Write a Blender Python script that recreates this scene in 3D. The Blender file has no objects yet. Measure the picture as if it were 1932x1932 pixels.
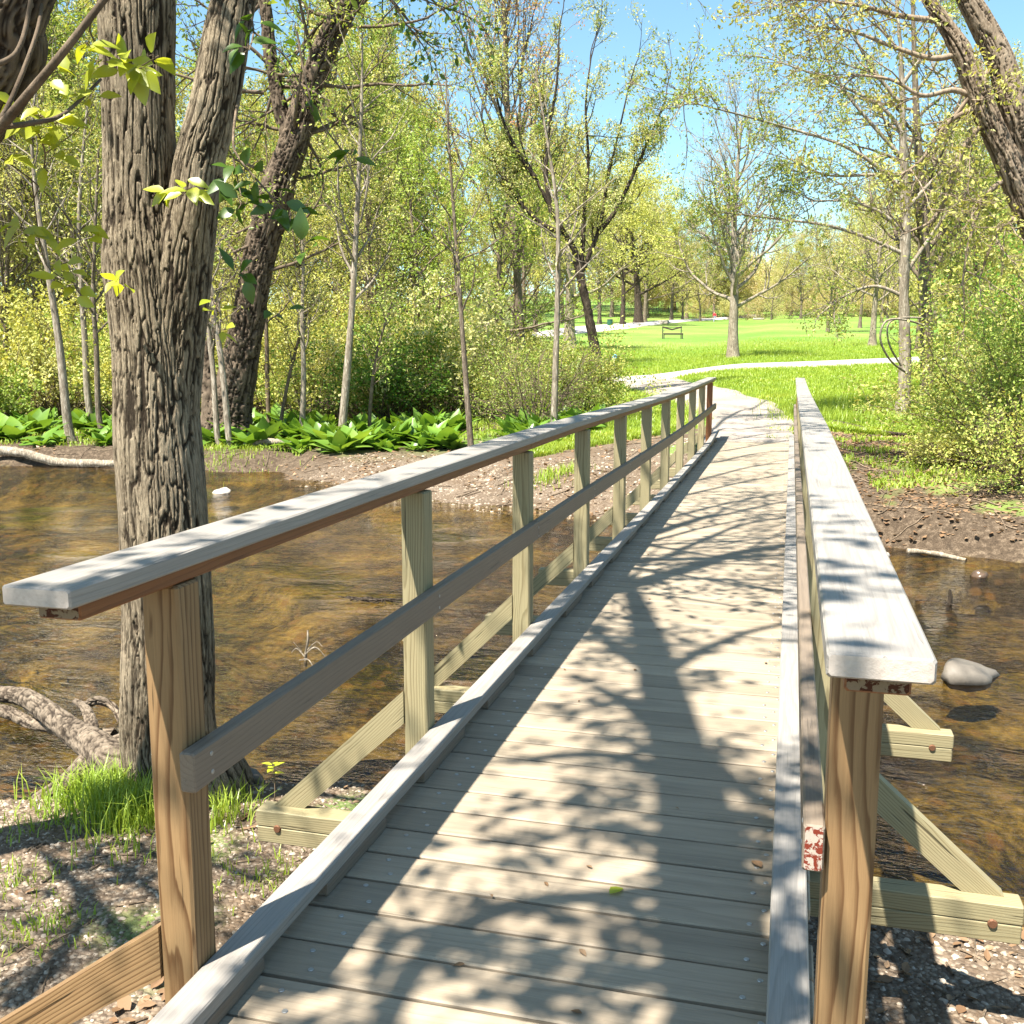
import bpy, bmesh, math, random
import numpy as np
from math import radians as R_
SC = bpy.context.scene
COL = SC.collection
rng = np.random.default_rng(11)
random.seed(11)

# ------------------------------------------------------------------ camera, sky, sun, exposure
H = 1.45                       # eye height above the deck (deck top is z = 0, the bridge runs along +Y)
YAW, PITCH = R_(15.15), R_(8.86)
cam = bpy.data.cameras.new('camera'); co = bpy.data.objects.new('camera', cam); COL.objects.link(co)
cam.sensor_width = 36; cam.lens = 36; cam.clip_end = 2000; cam.clip_start = 0.05
co.location = (0, 0, H); co.rotation_euler = (R_(90) - PITCH, 0, YAW)
SC.camera = co

SUN_TRAVEL = np.array((0.22, 0.45, -1.0)); SUN_TRAVEL /= np.linalg.norm(SUN_TRAVEL)
W = bpy.data.worlds.new('World'); SC.world = W; W.use_nodes = True
wn = W.node_tree
bg = wn.nodes['Background']
sky = wn.nodes.new('ShaderNodeTexSky'); sky.sky_type = 'NISHITA'; sky.sun_disc = False
SUN_EL = math.asin(-SUN_TRAVEL[2])
sky.sun_elevation = SUN_EL
sky.sun_rotation = math.atan2(-SUN_TRAVEL[0], -SUN_TRAVEL[1])
sky.air_density = 1.0; sky.dust_density = 0.6; sky.ozone_density = 1.6; sky.altitude = 50
tint = wn.nodes.new('ShaderNodeMix'); tint.data_type = 'RGBA'; tint.blend_type = 'MULTIPLY'; tint.inputs[0].default_value = 1
tint.inputs[7].default_value = (.86, 1.04, .97, 1)
wn.links.new(sky.outputs[0], tint.inputs[6]); wn.links.new(tint.outputs[2], bg.inputs[0]); bg.inputs[1].default_value = 0.074
sl = bpy.data.lights.new('sun', 'SUN'); so = bpy.data.objects.new('sun', sl); COL.objects.link(so)
sl.energy = 5.0; sl.angle = R_(0.53); sl.color = (1.0, 0.94, 0.83)
from mathutils import Vector
so.rotation_euler = Vector(SUN_TRAVEL).to_track_quat('-Z', 'Y').to_euler()
so.location = (-10, -20, 40)
vs = SC.view_settings; vs.view_transform = 'Standard'; vs.look = 'None'; vs.gamma = 1; vs.use_curve_mapping = False
vs.exposure = 1.8
try:
    SC.cycles.max_bounces = 8; SC.cycles.diffuse_bounces = 4; SC.cycles.glossy_bounces = 3
    SC.cycles.transmission_bounces = 4; SC.cycles.transparent_max_bounces = 8
    SC.cycles.use_denoising = True
    SC.cycles.sample_clamp_indirect = 6
except Exception:
    pass

# ------------------------------------------------------------------ layout helpers
cy_, sy_, cp_, sp_ = math.cos(YAW), math.sin(YAW), math.cos(PITCH), math.sin(PITCH)
VR = np.array((cy_, sy_, 0)); VF = np.array((-sy_ * cp_, cy_ * cp_, -sp_)); VU = np.array((-sy_ * sp_, cy_ * sp_, cp_))
def P(x, y, F):
    """a point of the photo (1932 px wide) at horizontal distance F ahead of the camera"""
    xc, yc = (x - 966) / 1932, (y - 966) / 1932
    t = F / (cp_ - yc * sp_)
    return np.array((0, 0, H)) + t * (VF + xc * VR - yc * VU)
def fwd(X, Y): return -X * sy_ + Y * cy_
def lat(X, Y): return X * cy_ + Y * sy_

def _hash(i, j, k, s):
    n = (i * 374761393 + j * 668265263 + k * 2147483647 + s * 974634733) & 0xffffffff
    n = ((n ^ (n >> 13)) * 1274126177) & 0xffffffff
    n = ((n ^ (n >> 16)) * 2246822519) & 0xffffffff
    return ((n ^ (n >> 15)) & 0xffffff) / 0xffffff
def vnoise(x, y, z=0.0, s=0):
    x, y, z = np.broadcast_arrays(np.asarray(x, float), np.asarray(y, float), np.asarray(z, float))
    i, j, k = np.floor(x).astype(np.int64), np.floor(y).astype(np.int64), np.floor(z).astype(np.int64)
    u, v, w = x - i, y - j, z - k
    u = u * u * (3 - 2 * u); v = v * v * (3 - 2 * v); w = w * w * (3 - 2 * w)
    r = 0
    for a in (0, 1):
        for b in (0, 1):
            for c in (0, 1):
                r = r + _hash(i + a, j + b, k + c, s) * (u if a else 1 - u) * (v if b else 1 - v) * (w if c else 1 - w)
    return r
def fbm(x, y, z=0.0, o=4, s=0):
    r, a, f, t = 0, 1, 1, 0
    for q in range(o):
        r = r + a * vnoise(np.asarray(x) * f, np.asarray(y) * f, np.asarray(z) * f, s + q); t += a; a *= .5; f *= 2.03
    return r / t
def sstep(a, b, x):
    t = np.clip((np.asarray(x, float) - a) / (b - a), 0, 1); return t * t * (3 - 2 * t)

WATER = -1.0
def y_near(X): return np.interp(X, [-60, -12, -7, -5, -4.2, -3.45, -2.2, -.6, 1, 2.2, 5, 40], [0, 2.6, 3.4, 4.0, 4.3, 4.85, 5.2, 4.9, 4.45, 4.2, 3.5, -2])
def y_far(X): return np.interp(X, [-60, -24, -16.5, -12, -10.4, -9.4, -7, -5.2, -3, -1, 1.4, 3, 6, 12, 40], [17, 18, 18.6, 19, 18.9, 17.6, 16.1, 15.2, 14.7, 14.1, 13.5, 13.1, 12.8, 12, 9])
def height(X, Y, detail=True):
    X, Y = np.asarray(X, float), np.asarray(Y, float)
    n1 = (fbm(X * .9, Y * .9, 3, 3, 5) - .5)
    Yn, Yf = y_near(X) + n1 * .5, y_far(X) + n1 * 1.0
    sn, sf = Yn - Y, Y - Yf
    F, L = fwd(X, Y), lat(X, Y)
    # bed
    m = np.minimum(-sn, -sf)
    bed = WATER - .30 * sstep(0, 1.6, m) - .30 * sstep(.40, .62, fbm(X * .28, Y * .5, 1, 3, 71)) * sstep(.3, 1.5, m) - .02
    near = WATER - .02 + .24 * sstep(0, .7, sn) + .13 * sstep(.6, 3, sn) + .58 * sstep(3.2, 5.6, sn)
    left = sstep(-1.5, -6.5, X)
    steep = .75 + 4.2 * np.exp(-((X + 6.2) / 3.1) ** 2)          # gravel bar is gentle, cut banks are steep
    farh = WATER - .02 + (.34 + .10 * (1 - left)) * sstep(0, steep, sf) + (.12 * left + .42 * (1 - left)) * sstep(.5 * steep, steep + 3.5, sf)
    xc = L / np.maximum(F, 1)
    lw = sstep(-.13, .02, xc) * sstep(17, 21, F)
    up = .0462 * np.maximum(F - 20, 0)
    flood = .0462 * np.maximum(F - 34, 0) * .75
    farh = farh + (lw * up + (1 - lw) * flood)
    farh = farh + .14 * left * lw * 0 + sstep(190, 330, F) * 6
    # approach of the path to the bridge end
    ap = np.exp(-((X + .6) / 1.7) ** 4) * sstep(15.6, 17.6, Y) * sstep(25, 21, Y)
    tgt = -.03 + lw * up
    farh = farh * (1 - ap) + tgt * ap
    ap2 = np.exp(-((X + .6) / 1.3) ** 4) * sstep(1.2, -1.0, Y)
    near = near * (1 - ap2) + (-.06) * ap2
    h = np.where(sn > 0, near, np.where(sf > 0, farh, bed))
    if detail:
        k = np.where((sn > 0) | (sf > 0), 1, 1.5)
        h = h + k * (.035 * (fbm(X * 2.1, Y * 2.1, 0, 4, 9) - .5) + .02 * (vnoise(X * 9, Y * 9, 0, 3) - .5)) * np.clip(1 - ap, 0.15, 1)
    return h
def ground(X, Y): return float(height(np.array([X]), np.array([Y]))[0])
def G(x, F):
    """ground point in photo column x at distance F"""
    q = P(x, 665, F); return np.array((q[0], q[1], ground(q[0], q[1])))

# ------------------------------------------------------------------ objects
def tag(o, label=None, cat=None, group=None, kind=None):
    if label: o['label'] = label
    if cat: o['category'] = cat
    if group: o['group'] = group
    if kind: o['kind'] = kind
    return o
def empty(name, loc, label, cat, group=None, rz=0):
    o = bpy.data.objects.new(name, None); COL.objects.link(o); o.empty_display_size = .3
    o.location = loc; o.rotation_euler = (0, 0, rz)
    return tag(o, label, cat, group)
def copy_thing(root, loc, rz=0, sc=1.0, label=None, group=None):
    r = root.copy(); COL.objects.link(r); r.location = loc; r.rotation_euler = (0, 0, rz)
    r.scale = (sc, sc, sc) if np.isscalar(sc) else sc
    if label: r['label'] = label
    if group: r['group'] = group
    for ch in list(root.children):
        c = ch.copy(); COL.objects.link(c); c.parent = r
        for g in list(ch.children):
            d = g.copy(); COL.objects.link(d); d.parent = c
    return r
class MB:
    """collects verts / quads / tris into ONE mesh"""
    def __init__(s): s.v = []; s.q = []; s.t = []; s.qm = []; s.tm = []; s.n = 0; s.wc = []
    def add(s, v, q=None, t=None, m=0, wc=None):
        v = np.asarray(v, np.float32).reshape(-1, 3)
        if q is not None and len(q): q = np.asarray(q, np.int32).reshape(-1, 4) + s.n; s.q.append(q); s.qm.append(np.full(len(q), m, np.int32))
        if t is not None and len(t): t = np.asarray(t, np.int32).reshape(-1, 3) + s.n; s.t.append(t); s.tm.append(np.full(len(t), m, np.int32))
        s.v.append(v); s.n += len(v)
        s.wc.append(np.zeros_like(v) if wc is None else np.asarray(wc, np.float32).reshape(-1, 3))
    def build(s, name, mats, parent=None, smooth=False, loc=None, attr=False):
        me = bpy.data.meshes.new(name)
        V = np.concatenate(s.v) if s.v else np.zeros((0, 3), np.float32)
        Q = np.concatenate(s.q) if s.q else np.zeros((0, 4), np.int32)
        T = np.concatenate(s.t) if s.t else np.zeros((0, 3), np.int32)
        me.vertices.add(len(V)); me.vertices.foreach_set('co', V.ravel())
        loops = np.concatenate([Q.ravel(), T.ravel()]).astype(np.int32)
        me.loops.add(len(loops)); me.loops.foreach_set('vertex_index', loops)
        ls = np.concatenate([np.arange(len(Q)) * 4, len(Q) * 4 + np.arange(len(T)) * 3]).astype(np.int32)
        me.polygons.add(len(ls)); me.polygons.foreach_set('loop_start', ls)
        mi = np.concatenate((s.qm + s.tm) or [np.zeros(0, np.int32)])
        mi = np.concatenate([np.concatenate(s.qm) if s.qm else np.zeros(0, np.int32), np.concatenate(s.tm) if s.tm else np.zeros(0, np.int32)])
        me.polygons.foreach_set('material_index', mi.astype(np.int32))
        me.polygons.foreach_set('use_smooth', np.full(len(ls), bool(smooth)))
        for m in (mats if isinstance(mats, (list, tuple)) else [mats]): me.materials.append(m)
        if attr:
            a = me.attributes.new('wc', 'FLOAT_VECTOR', 'POINT'); a.data.foreach_set('vector', np.concatenate(s.wc).ravel())
        me.update(calc_edges=True); me.validate()
        o = bpy.data.objects.new(name, me); COL.objects.link(o)
        if loc is not None: o.location = loc
        if parent is not None: o.parent = parent
        return o

# ------------------------------------------------------------------ materials
def nmat(name):
    m = bpy.data.materials.new(name); m.use_nodes = True
    nt = m.node_tree; nt.nodes.clear()
    return m, nt
class NT:
    def __init__(s, nt): s.nt = nt
    def n(s, typ, ins=None, out=0, **props):
        nd = s.nt.nodes.new(typ)
        for k, v in props.items(): setattr(nd, k, v)
        for k, v in (ins or {}).items():
            sk = nd.inputs[k]
            if hasattr(v, 'is_output'): s.nt.links.new(v, sk)
            else: sk.default_value = v
        return nd.outputs[out] if out is not None else nd
    def math(s, op, a, b=0.0, c=None, clamp=False):
        i = {0: a, 1: b}
        if c is not None: i[2] = c
        return s.n('ShaderNodeMath', i, operation=op, use_clamp=clamp)
    def vmul(s, v, k): return s.n('ShaderNodeVectorMath', {0: v, 1: k}, operation='MULTIPLY')
    def vadd(s, v, k): return s.n('ShaderNodeVectorMath', {0: v, 1: k}, operation='ADD')
    def noise(s, v, scale=1, detail=2, rough=.5, dist=0, out=0):
        return s.n('ShaderNodeTexNoise', {'Vector': v, 'Scale': scale, 'Detail': detail, 'Roughness': rough, 'Distortion': dist}, out=out)
    def ramp(s, f, stops, interp='LINEAR'):
        nd = s.n('ShaderNodeValToRGB', {0: f}, out=None); r = nd.color_ramp; r.interpolation = interp
        while len(r.elements) < len(stops): r.elements.new(.5)
        for e, (p, c) in zip(r.elements, stops):
            e.position = p; e.color = (c, c, c, 1) if np.isscalar(c) else (*c, 1)
        return nd.outputs[0]
    def mix(s, f, a, b, mode='MIX'):
        nd = s.n('ShaderNodeMix', None, out=None, data_type='RGBA', blend_type=mode)
        for k, v in ((0, f), (6, a), (7, b)):
            sk = nd.inputs[k]
            if hasattr(v, 'is_output'): s.nt.links.new(v, sk)
            elif k == 0: sk.default_value = v
            else: sk.default_value = (*v, 1) if len(v) == 3 else v
        return nd.outputs[2]
    def bump(s, h, strength=.5, dist=.01, normal=None):
        i = {'Strength': strength, 'Distance': dist, 'Height': h}
        if normal is not None: i['Normal'] = normal
        return s.n('ShaderNodeBump', i)
    def out(s, sh): s.nt.links.new(sh, s.n('ShaderNodeOutputMaterial', None, out=None).inputs[0])
    def principled(s, col, rough=.6, normal=None, spec=.3, **kw):
        i = {'Base Color': col if hasattr(col, 'is_output') else (*col, 1), 'Roughness': rough, 'Specular IOR Level': spec}
        if normal is not None: i['Normal'] = normal
        i.update(kw)
        return s.n('ShaderNodeBsdfPrincipled', i)

def wood(name, early, late, blotch, bl_amt=.35, ring=110, contrast=1.0, rough=.6, crack=.6, var=.12, spec=.25, endpaint=None):
    m, nt = nmat(name); N = NT(nt)
    wc = N.n('ShaderNodeAttribute', None, out=1, attribute_name='wc')
    big = N.noise(N.vmul(wc, (.9, 6, 6)), 1, 2, .5, 0)
    kn = N.noise(N.vmul(wc, (2.6, 22, 22)), 1, 3, .55, .3)
    s3 = N.n('ShaderNodeSeparateXYZ', {0: wc}, out=None)
    w, t = s3.outputs[1], s3.outputs[2]
    r = N.math('SQRT', N.math('ADD', N.math('MULTIPLY', w, w), N.math('MULTIPLY', t, t)))
    r = N.math('ADD', r, N.math('MULTIPLY', N.math('SUBTRACT', big, .5), .075))
    r = N.math('ADD', r, N.math('MULTIPLY', N.math('SUBTRACT', kn, .5), .012))
    ph = N.math('FRACT', N.math('MULTIPLY', r, ring))
    rg = N.ramp(ph, [(0, 0), (.55, .12), (.86, 1), (.93, .9), (1, 0)])
    fib = N.noise(N.vmul(wc, (7, 330, 330)), 1, 3, .6)
    bl = N.noise(N.vmul(wc, (1.7, 12, 12)), 1, 4, .6, .4)
    col = N.mix(N.math('MULTIPLY', rg, contrast), early, late)
    col = N.mix(N.math('MULTIPLY', N.ramp(bl, [(.35, 0), (.7, 1)]), bl_amt), col, blotch)
    isl = N.n('ShaderNodeNewGeometry', None, out=None).outputs['Random Per Island']
    k = N.math('MULTIPLY', N.math('ADD', .74, N.math('MULTIPLY', fib, .5)), N.math('ADD', 1 - var, N.math('MULTIPLY', isl, 2 * var)))
    col = N.mix(1.0, col, N.n('ShaderNodeCombineXYZ', {0: k, 1: k, 2: k}), 'MULTIPLY')
    ck = N.noise(N.vmul(wc, (2.2, 75, 75)), 1, 2, .5, .2)
    ckm = N.ramp(ck, [(.685, 0), (.72, 1)])
    col = N.mix(N.math('MULTIPLY', ckm, crack), col, tuple(c * .22 for c in late))
    if endpaint:      # flaking red-brown sealer left on the sawn ends
        a2 = N.n('ShaderNodeAttribute', None, out=2, attribute_name='endmark')
        en = N.noise(wc, 45, 3, .6, .5)
        col = N.mix(N.math('MULTIPLY', a2, N.ramp(en, [(.47, 0), (.52, 1)])), col, endpaint)
    h = N.math('SUBTRACT', N.math('MULTIPLY', fib, .5), N.math('ADD', N.math('MULTIPLY', rg, .25 * contrast), N.math('MULTIPLY', ckm, 1.5)))
    N.out(N.principled(col, rough, N.bump(h, .45, .0035), spec))
    return m
M = {}
M['cap'] = wood('weathered_cap_wood', (0.28, 0.2555, 0.2275), (0.21, 0.189, 0.168), (0.1855, 0.175, 0.1645), .6, 95, .6, .55, .18, .05)
M['deckw'] = wood('deck_plank_wood', (0.3234, 0.2646, 0.1932), (0.2352, 0.189, 0.1344), (0.2184, 0.1764, 0.1302), .75, 60, .5, .6, .2, .15)
M['post_y'] = wood('pale_treated_wood', (0.288, 0.244, 0.14), (0.144, 0.112, 0.056), (0.216, 0.2, 0.116), .45, 115, .8, .62, .8, .06)
M['post_o'] = wood('stained_pine_wood', (0.2448, 0.1548, 0.0756), (0.09, 0.0432, 0.018), (0.1728, 0.0972, 0.0432), .45, 100, .95, .5, .75, .05)
M['rail'] = wood('grey_brown_rail_wood', (0.1872, 0.1476, 0.1116), (0.1296, 0.1008, 0.0756), (0.144, 0.1152, 0.09), .5, 70, .5, .55, .3, .05)
M['cedar'] = wood('red_brown_nailer_wood', (0.195, 0.07875, 0.03), (0.1125, 0.04125, 0.0165), (0.1575, 0.0675, 0.0285), .4, 100, .6, .5, .3, .05)
M['dark_w'] = wood('dark_beam_wood', (0.14, 0.119, 0.0805), (0.084, 0.0665, 0.042), (0.105, 0.091, 0.0595), .4, 110, .7, .7, .6, .06)  # darker timber for the stringers and the far sill
def flat(name, col, rough=.6, spec=.3, metal=0, nscale=30, namt=.25, bump=.2):
    m, nt = nmat(name); N = NT(nt)
    oc = N.n('ShaderNodeTexCoord', None, out=3)
    nz = N.noise(oc, nscale, 4, .6)
    k = N.math('ADD', 1 - namt, N.math('MULTIPLY', nz, 2 * namt))
    c = N.mix(1.0, col, N.n('ShaderNodeCombineXYZ', {0: k, 1: k, 2: k}), 'MULTIPLY')
    N.out(N.principled(c, rough, N.bump(nz, bump, .01), spec, **{'Metallic': metal}))
    return m
M['screw'] = flat('steel_screw', (.35, .34, .32), .4, .5, .7)
M['rust'] = flat('rusty_bolt', (.16, .075, .04), .6, .4, .4)
def endm(name, a, b, lo, scale):
    m, nt = nmat(name); N = NT(nt)
    wc = N.n('ShaderNodeAttribute', None, out=1, attribute_name='wc')
    n1 = N.noise(N.vmul(wc, (0, 1, 1)), scale, 4, .7, .6); n2 = N.noise(N.vmul(wc, (0, 1, 1)), 300, 3, .6)
    k = N.math('ADD', .8, N.math('MULTIPLY', n2, .4)); kk = N.n('ShaderNodeCombineXYZ', {0: k, 1: k, 2: k})
    col = N.mix(1.0, N.mix(N.ramp(n1, [(lo, 0), (lo + .03, 1)]), a, b), kk, 'MULTIPLY')
    N.out(N.principled(col, .75, N.bump(n1, .3, .002), .15)); return m
M['sealed_end'] = endm('bleached_end_with_flaking_red_sealer', (.36, .30, .25), (.15, .026, .014), .50, 48)
M['nailer_end'] = endm('brown_end_with_flaking_sealer', (.20, .155, .105), (.06, .022, .012), .50, 55)
M['red_paint'] = flat('red_brown_end_sealer', (.20, .035, .018), .6, .3, 0, 60, .4)
M['pale_end'] = flat('bleached_end_grain', (.42, .365, .32), .7, .2, 0, 90, .25)

def leafm(name, c1, c2, c3, trans=.5, gloss=.012):
    m, nt = nmat(name); N = NT(nt)
    isl = N.n('ShaderNodeNewGeometry', None, out=None).outputs['Random Per Island']
    oi = N.n('ShaderNodeObjectInfo', None, out=None).outputs['Random']
    ps = N.n('ShaderNodeNewGeometry', None, out=0)
    cl = N.noise(ps, 1.1, 3, .6)
    f = N.math('ADD', N.math('MULTIPLY', isl, .42), N.math('MULTIPLY', N.math('ADD', N.math('MULTIPLY', N.math('SUBTRACT', cl, .5), 2.2), .5), .58), clamp=True)
    col = N.ramp(f, [(0, c1), (.5, c2), (1, c3)])
    k = N.math('ADD', .85, N.math('MULTIPLY', oi, .3))
    col = N.mix(1.0, col, N.n('ShaderNodeCombineXYZ', {0: k, 1: k, 2: k}), 'MULTIPLY')
    d = N.n('ShaderNodeBsdfDiffuse', {0: col})
    tcol = N.mix(1.0, col, (1.25, 1.15, .55), 'MULTIPLY')
    t = N.n('ShaderNodeBsdfTranslucent', {0: tcol})
    s = N.n('ShaderNodeMixShader', {0: trans, 1: d, 2: t})
    g = N.n('ShaderNodeBsdfGlossy', {0: (1, 1, 1, 1), 'Roughness': .38})
    N.out(N.n('ShaderNodeMixShader', {0: gloss, 1: s, 2: g}))
    return m
M['lf_yellow'] = leafm('spring_leaf_yellow_green', (0.276, 0.3036, 0.069), (0.4416, 0.4416, 0.1196), (0.5704, 0.5244, 0.2024), .36)
M['lf_green'] = leafm('spring_leaf_fresh_green', (0.17, 0.2465, 0.0425), (0.2635, 0.3485, 0.07225), (0.391, 0.442, 0.119), .36)
M['lf_pale'] = leafm('spring_leaf_pale', (0.3312, 0.3404, 0.138), (0.4784, 0.4692, 0.2024), (0.5888, 0.5336, 0.2668), .36)
M['lf_bud'] = leafm('buff_bud', (0.357, 0.2805, 0.1445), (0.476, 0.391, 0.204), (0.459, 0.425, 0.187), .35)
M['lf_red'] = leafm('reddish_bud', (.46, .18, .12), (.52, .26, .16), (.48, .34, .15), .4)
M['lf_dark'] = leafm('deep_green_leaf', (0.063, 0.162, 0.0225), (0.099, 0.225, 0.027), (0.162, 0.288, 0.0405), .4)
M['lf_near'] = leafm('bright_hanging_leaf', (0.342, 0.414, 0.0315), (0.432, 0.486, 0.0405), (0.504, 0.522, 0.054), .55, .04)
M['lf_neard'] = leafm('dark_green_hanging_leaf', (0.056, 0.12, 0.012), (0.08, 0.16, 0.016), (0.112, 0.2, 0.024), .45, .04)  # deeper green than the bright hanging leaves
M['lf_cabbage'] = leafm('skunk_cabbage_leaf', (.065, .145, .018), (.13, .24, .032), (.25, .35, .055), .38, .03)
M['grassb'] = leafm('grass_blade', (.17, .27, .03), (.27, .37, .045), (.40, .44, .07), .4, .03)
M['litter'] = leafm('dry_brown_leaf', (0.119, 0.06375, 0.034), (0.221, 0.136, 0.0765), (0.34, 0.2465, 0.1615), .15)

def barkm(name, c_lo, c_hi, sx=16, sz=2.6, bump=.8, dist=.03, moss=None):
    m, nt = nmat(name); N = NT(nt)
    oc = N.n('ShaderNodeTexCoord', None, out=3)
    v = N.vmul(oc, (sx, sx, sz))
    n1 = N.noise(v, 1, 5, .62, .6)
    n2 = N.noise(oc, 2.2, 3, .5)
    rd = N.math('ABSOLUTE', N.math('SUBTRACT', n1, .5))
    rd = N.math('MULTIPLY', rd, 4.2, clamp=True)
    f = N.math('ADD', N.math('MULTIPLY', rd, .7), N.math('MULTIPLY', n2, .35))
    col = N.ramp(f, [(.08, tuple(c * .35 for c in c_lo)), (.3, c_lo), (.75, c_hi)])
    N.out(N.principled(col, .85, N.bump(f, bump, dist), .15))
    return m
M['bark_big'] = barkm('furrowed_grey_brown_bark', (.155, .115, .08), (.38, .305, .225), 26, 3.2, .55, .012)
def barkg(name, c_gap, c_lo, c_hi, fine=(60, 60, 14)):
    m, nt = nmat(name); N = NT(nt)
    a = N.n('ShaderNodeAttribute', None, out=1, attribute_name='wc'); sx = N.n('ShaderNodeSeparateXYZ', {0: a}, out=None)
    oc = N.n('ShaderNodeTexCoord', None, out=3)
    f = N.noise(N.vmul(oc, fine), 1, 4, .65, .5); b = N.noise(oc, 2.5, 3, .55)
    col = N.ramp(N.math('ADD', N.math('MULTIPLY', f, .75), N.math('MULTIPLY', b, .4)), [(.38, c_lo), (.72, c_hi)])
    col = N.mix(N.math('MULTIPLY', sx.outputs[0], .92), col, c_gap)
    N.out(N.principled(col, .9, N.bump(f, 1.0, .014), .1))
    return m
M['bark_furrow'] = barkg('deeply_furrowed_bark', (.014, .009, .006), (.07, .05, .033), (.385, .315, .22), (130, 130, 16))
M['rootb'] = barkg('weathered_root_bark', (.02, .014, .01), (.06, .045, .032), (.25, .20, .15), (38, 38, 38))
M['bark_rough'] = barkg('dark_rough_furrowed_bark', (.016, .011, .008), (.055, .04, .028), (.165, .125, .09), (14, 14, 5))
M['bark_lean'] = barkg('brown_flaking_bark', (.03, .02, .014), (.13, .095, .065), (.33, .26, .19), (26, 26, 8))
M['bark_dark'] = barkm('dark_rough_bark', (0.048, 0.036, 0.0256), (0.136, 0.104, 0.076), 13, 2.2, .9, .04)
M['bark_mid'] = barkm('grey_brown_bark', (0.144, 0.112, 0.08), (0.32, 0.264, 0.2), 20, 3.4, .9, .02)
M['bark_pale'] = barkm('pale_grey_bark', (0.221, 0.1827, 0.136), (0.442, 0.391, 0.3145), 20, 3, .6, .015)
M['bark_twig'] = barkm('brown_twig_bark', (0.136, 0.1, 0.068), (0.272, 0.212, 0.152), 20, 4, .4, .01)
M['root'] = barkm('worn_root_bark', (.15, .115, .085), (.34, .28, .22), 12, 12, .6, .02)
M['stone'] = flat('grey_river_stone', (0.133, 0.1155, 0.0945), .6, .35, 0, 9, .4, .5)
M['stone_p'] = flat('pale_stone', (0.336, 0.296, 0.256), .6, .3, 0, 12, .25, .4)
M['wet_stone'] = flat('wet_brown_stone', (.085, .055, .035), .3, .5, 0, 9, .45, .5)

def groundm():
    m, nt = nmat('ground_surface'); N = NT(nt)
    pos = N.n('ShaderNodeNewGeometry', None, out=0)
    a = N.n('ShaderNodeAttribute', None, out=0, attribute_name='mask')
    s = N.n('ShaderNodeSeparateColor', {0: a}, out=None)
    grass, gravel, bed = s.outputs[0], s.outputs[1], s.outputs[2]
    f1, f2, f3 = N.noise(pos, 1.3, 4, .6), N.noise(pos, 14, 4, .65), N.noise(pos, 70, 3, .6)
    f0 = N.noise(pos, .09, 4, .6)
    gz = N.math('ADD', N.math('MULTIPLY', N.noise(N.vmul(pos, (1, 1, .2)), 5, 5, .7), .55), N.math('MULTIPLY', N.noise(pos, .55, 5, .7), .45))
    # soil and leaf litter
    soil = N.ramp(N.math('ADD', N.math('MULTIPLY', f2, .6), N.math('MULTIPLY', f3, .4)), [(.3, (.024, .017, .011)), (.5, (.07, .05, .033)), (.62, (.15, .112, .077)), (.75, (.25, .195, .14))])
    # gravel
    vo = N.n('ShaderNodeTexVoronoi', {'Vector': pos, 'Scale': 42.0}, out=None)
    vs_ = N.n('ShaderNodeSeparateColor', {0: vo.outputs[1]}, out=0)
    gcol = N.ramp(vs_, [(0, (.11, .08, .055)), (.45, (.24, .19, .14)), (1, (.36, .30, .235))])
    gcol = N.mix(N.ramp(vo.outputs[0], [(.3, 0), (.62, .8)]), gcol, (.12, .085, .06))
    gcol = N.mix(N.ramp(f1, [(.42, 0), (.62, .85)]), gcol, (.13, .09, .058))
    # lawn
    lcol = N.ramp(gz, [(.28, (.06, .145, .02)), (.5, (.105, .205, .03)), (.72, (.175, .255, .045))])
    lcol = N.mix(N.ramp(f0, [(.42, 0), (.62, .85)]), lcol, N.ramp(gz, [(.3, (.14, .195, .04)), (.7, (.24, .275, .075))]))
    lcol = N.mix(N.ramp(f3, [(.62, 0), (.75, .5)]), lcol, (.25, .24, .10))
    # stream bed: amber and olive over pebbles, sunlit gold against dark painted in
    bvo = N.n('ShaderNodeTexVoronoi', {'Vector': pos, 'Scale': 7.0, 'Randomness': 1.0}, out=None)
    bs = N.n('ShaderNodeSeparateColor', {0: bvo.outputs[1]}, out=0)
    bcol = N.ramp(N.math('ADD', N.math('MULTIPLY', f1, .65), N.math('MULTIPLY', f2, .35)), [(.34, (.006, .005, .003)), (.46, (.024, .017, .007)), (.54, (.11, .083, .024)), (.66, (.27, .205, .075))])
    bcol = N.mix(N.math('MULTIPLY', N.ramp(bs, [(.5, 0), (.9, .7)]), N.ramp(bvo.outputs[0], [(.35, 1), (.55, 0)])), bcol, (.15, .085, .032))
    col = N.mix(gravel, soil, gcol)
    col = N.mix(grass, col, lcol)
    col = N.mix(bed, col, bcol)
    hgt = N.math('ADD', N.math('MULTIPLY', f2, .6), N.math('ADD', N.math('MULTIPLY', f3, .4), N.math('MULTIPLY', N.math('MULTIPLY', vo.outputs[0], gravel), -.9)))
    N.out(N.principled(col, .85, N.bump(hgt, .8, .03), .15))
    return m
M['ground'] = groundm()
def pathm(name, c1, c2, c3, scale):
    m, nt = nmat(name); N = NT(nt)
    pos = N.n('ShaderNodeNewGeometry', None, out=0)
    f1, f2 = N.noise(pos, scale, 4, .6), N.noise(pos, scale * 22, 3, .7)
    col = N.ramp(N.math('ADD', N.math('MULTIPLY', f1, .5), N.math('MULTIPLY', f2, .5)), [(.3, c1), (.5, c2), (.7, c3)])
    N.out(N.principled(col, .85, N.bump(f2, .5, .01), .15))
    return m
M['dirt'] = pathm('trodden_gravel_path', (.15, .125, .105), (.26, .225, .195), (.36, .315, .275), 1.2)
M['pave'] = pathm('pale_paved_path', (.36, .33, .31), (.42, .385, .36), (.47, .43, .41), .8)

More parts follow.
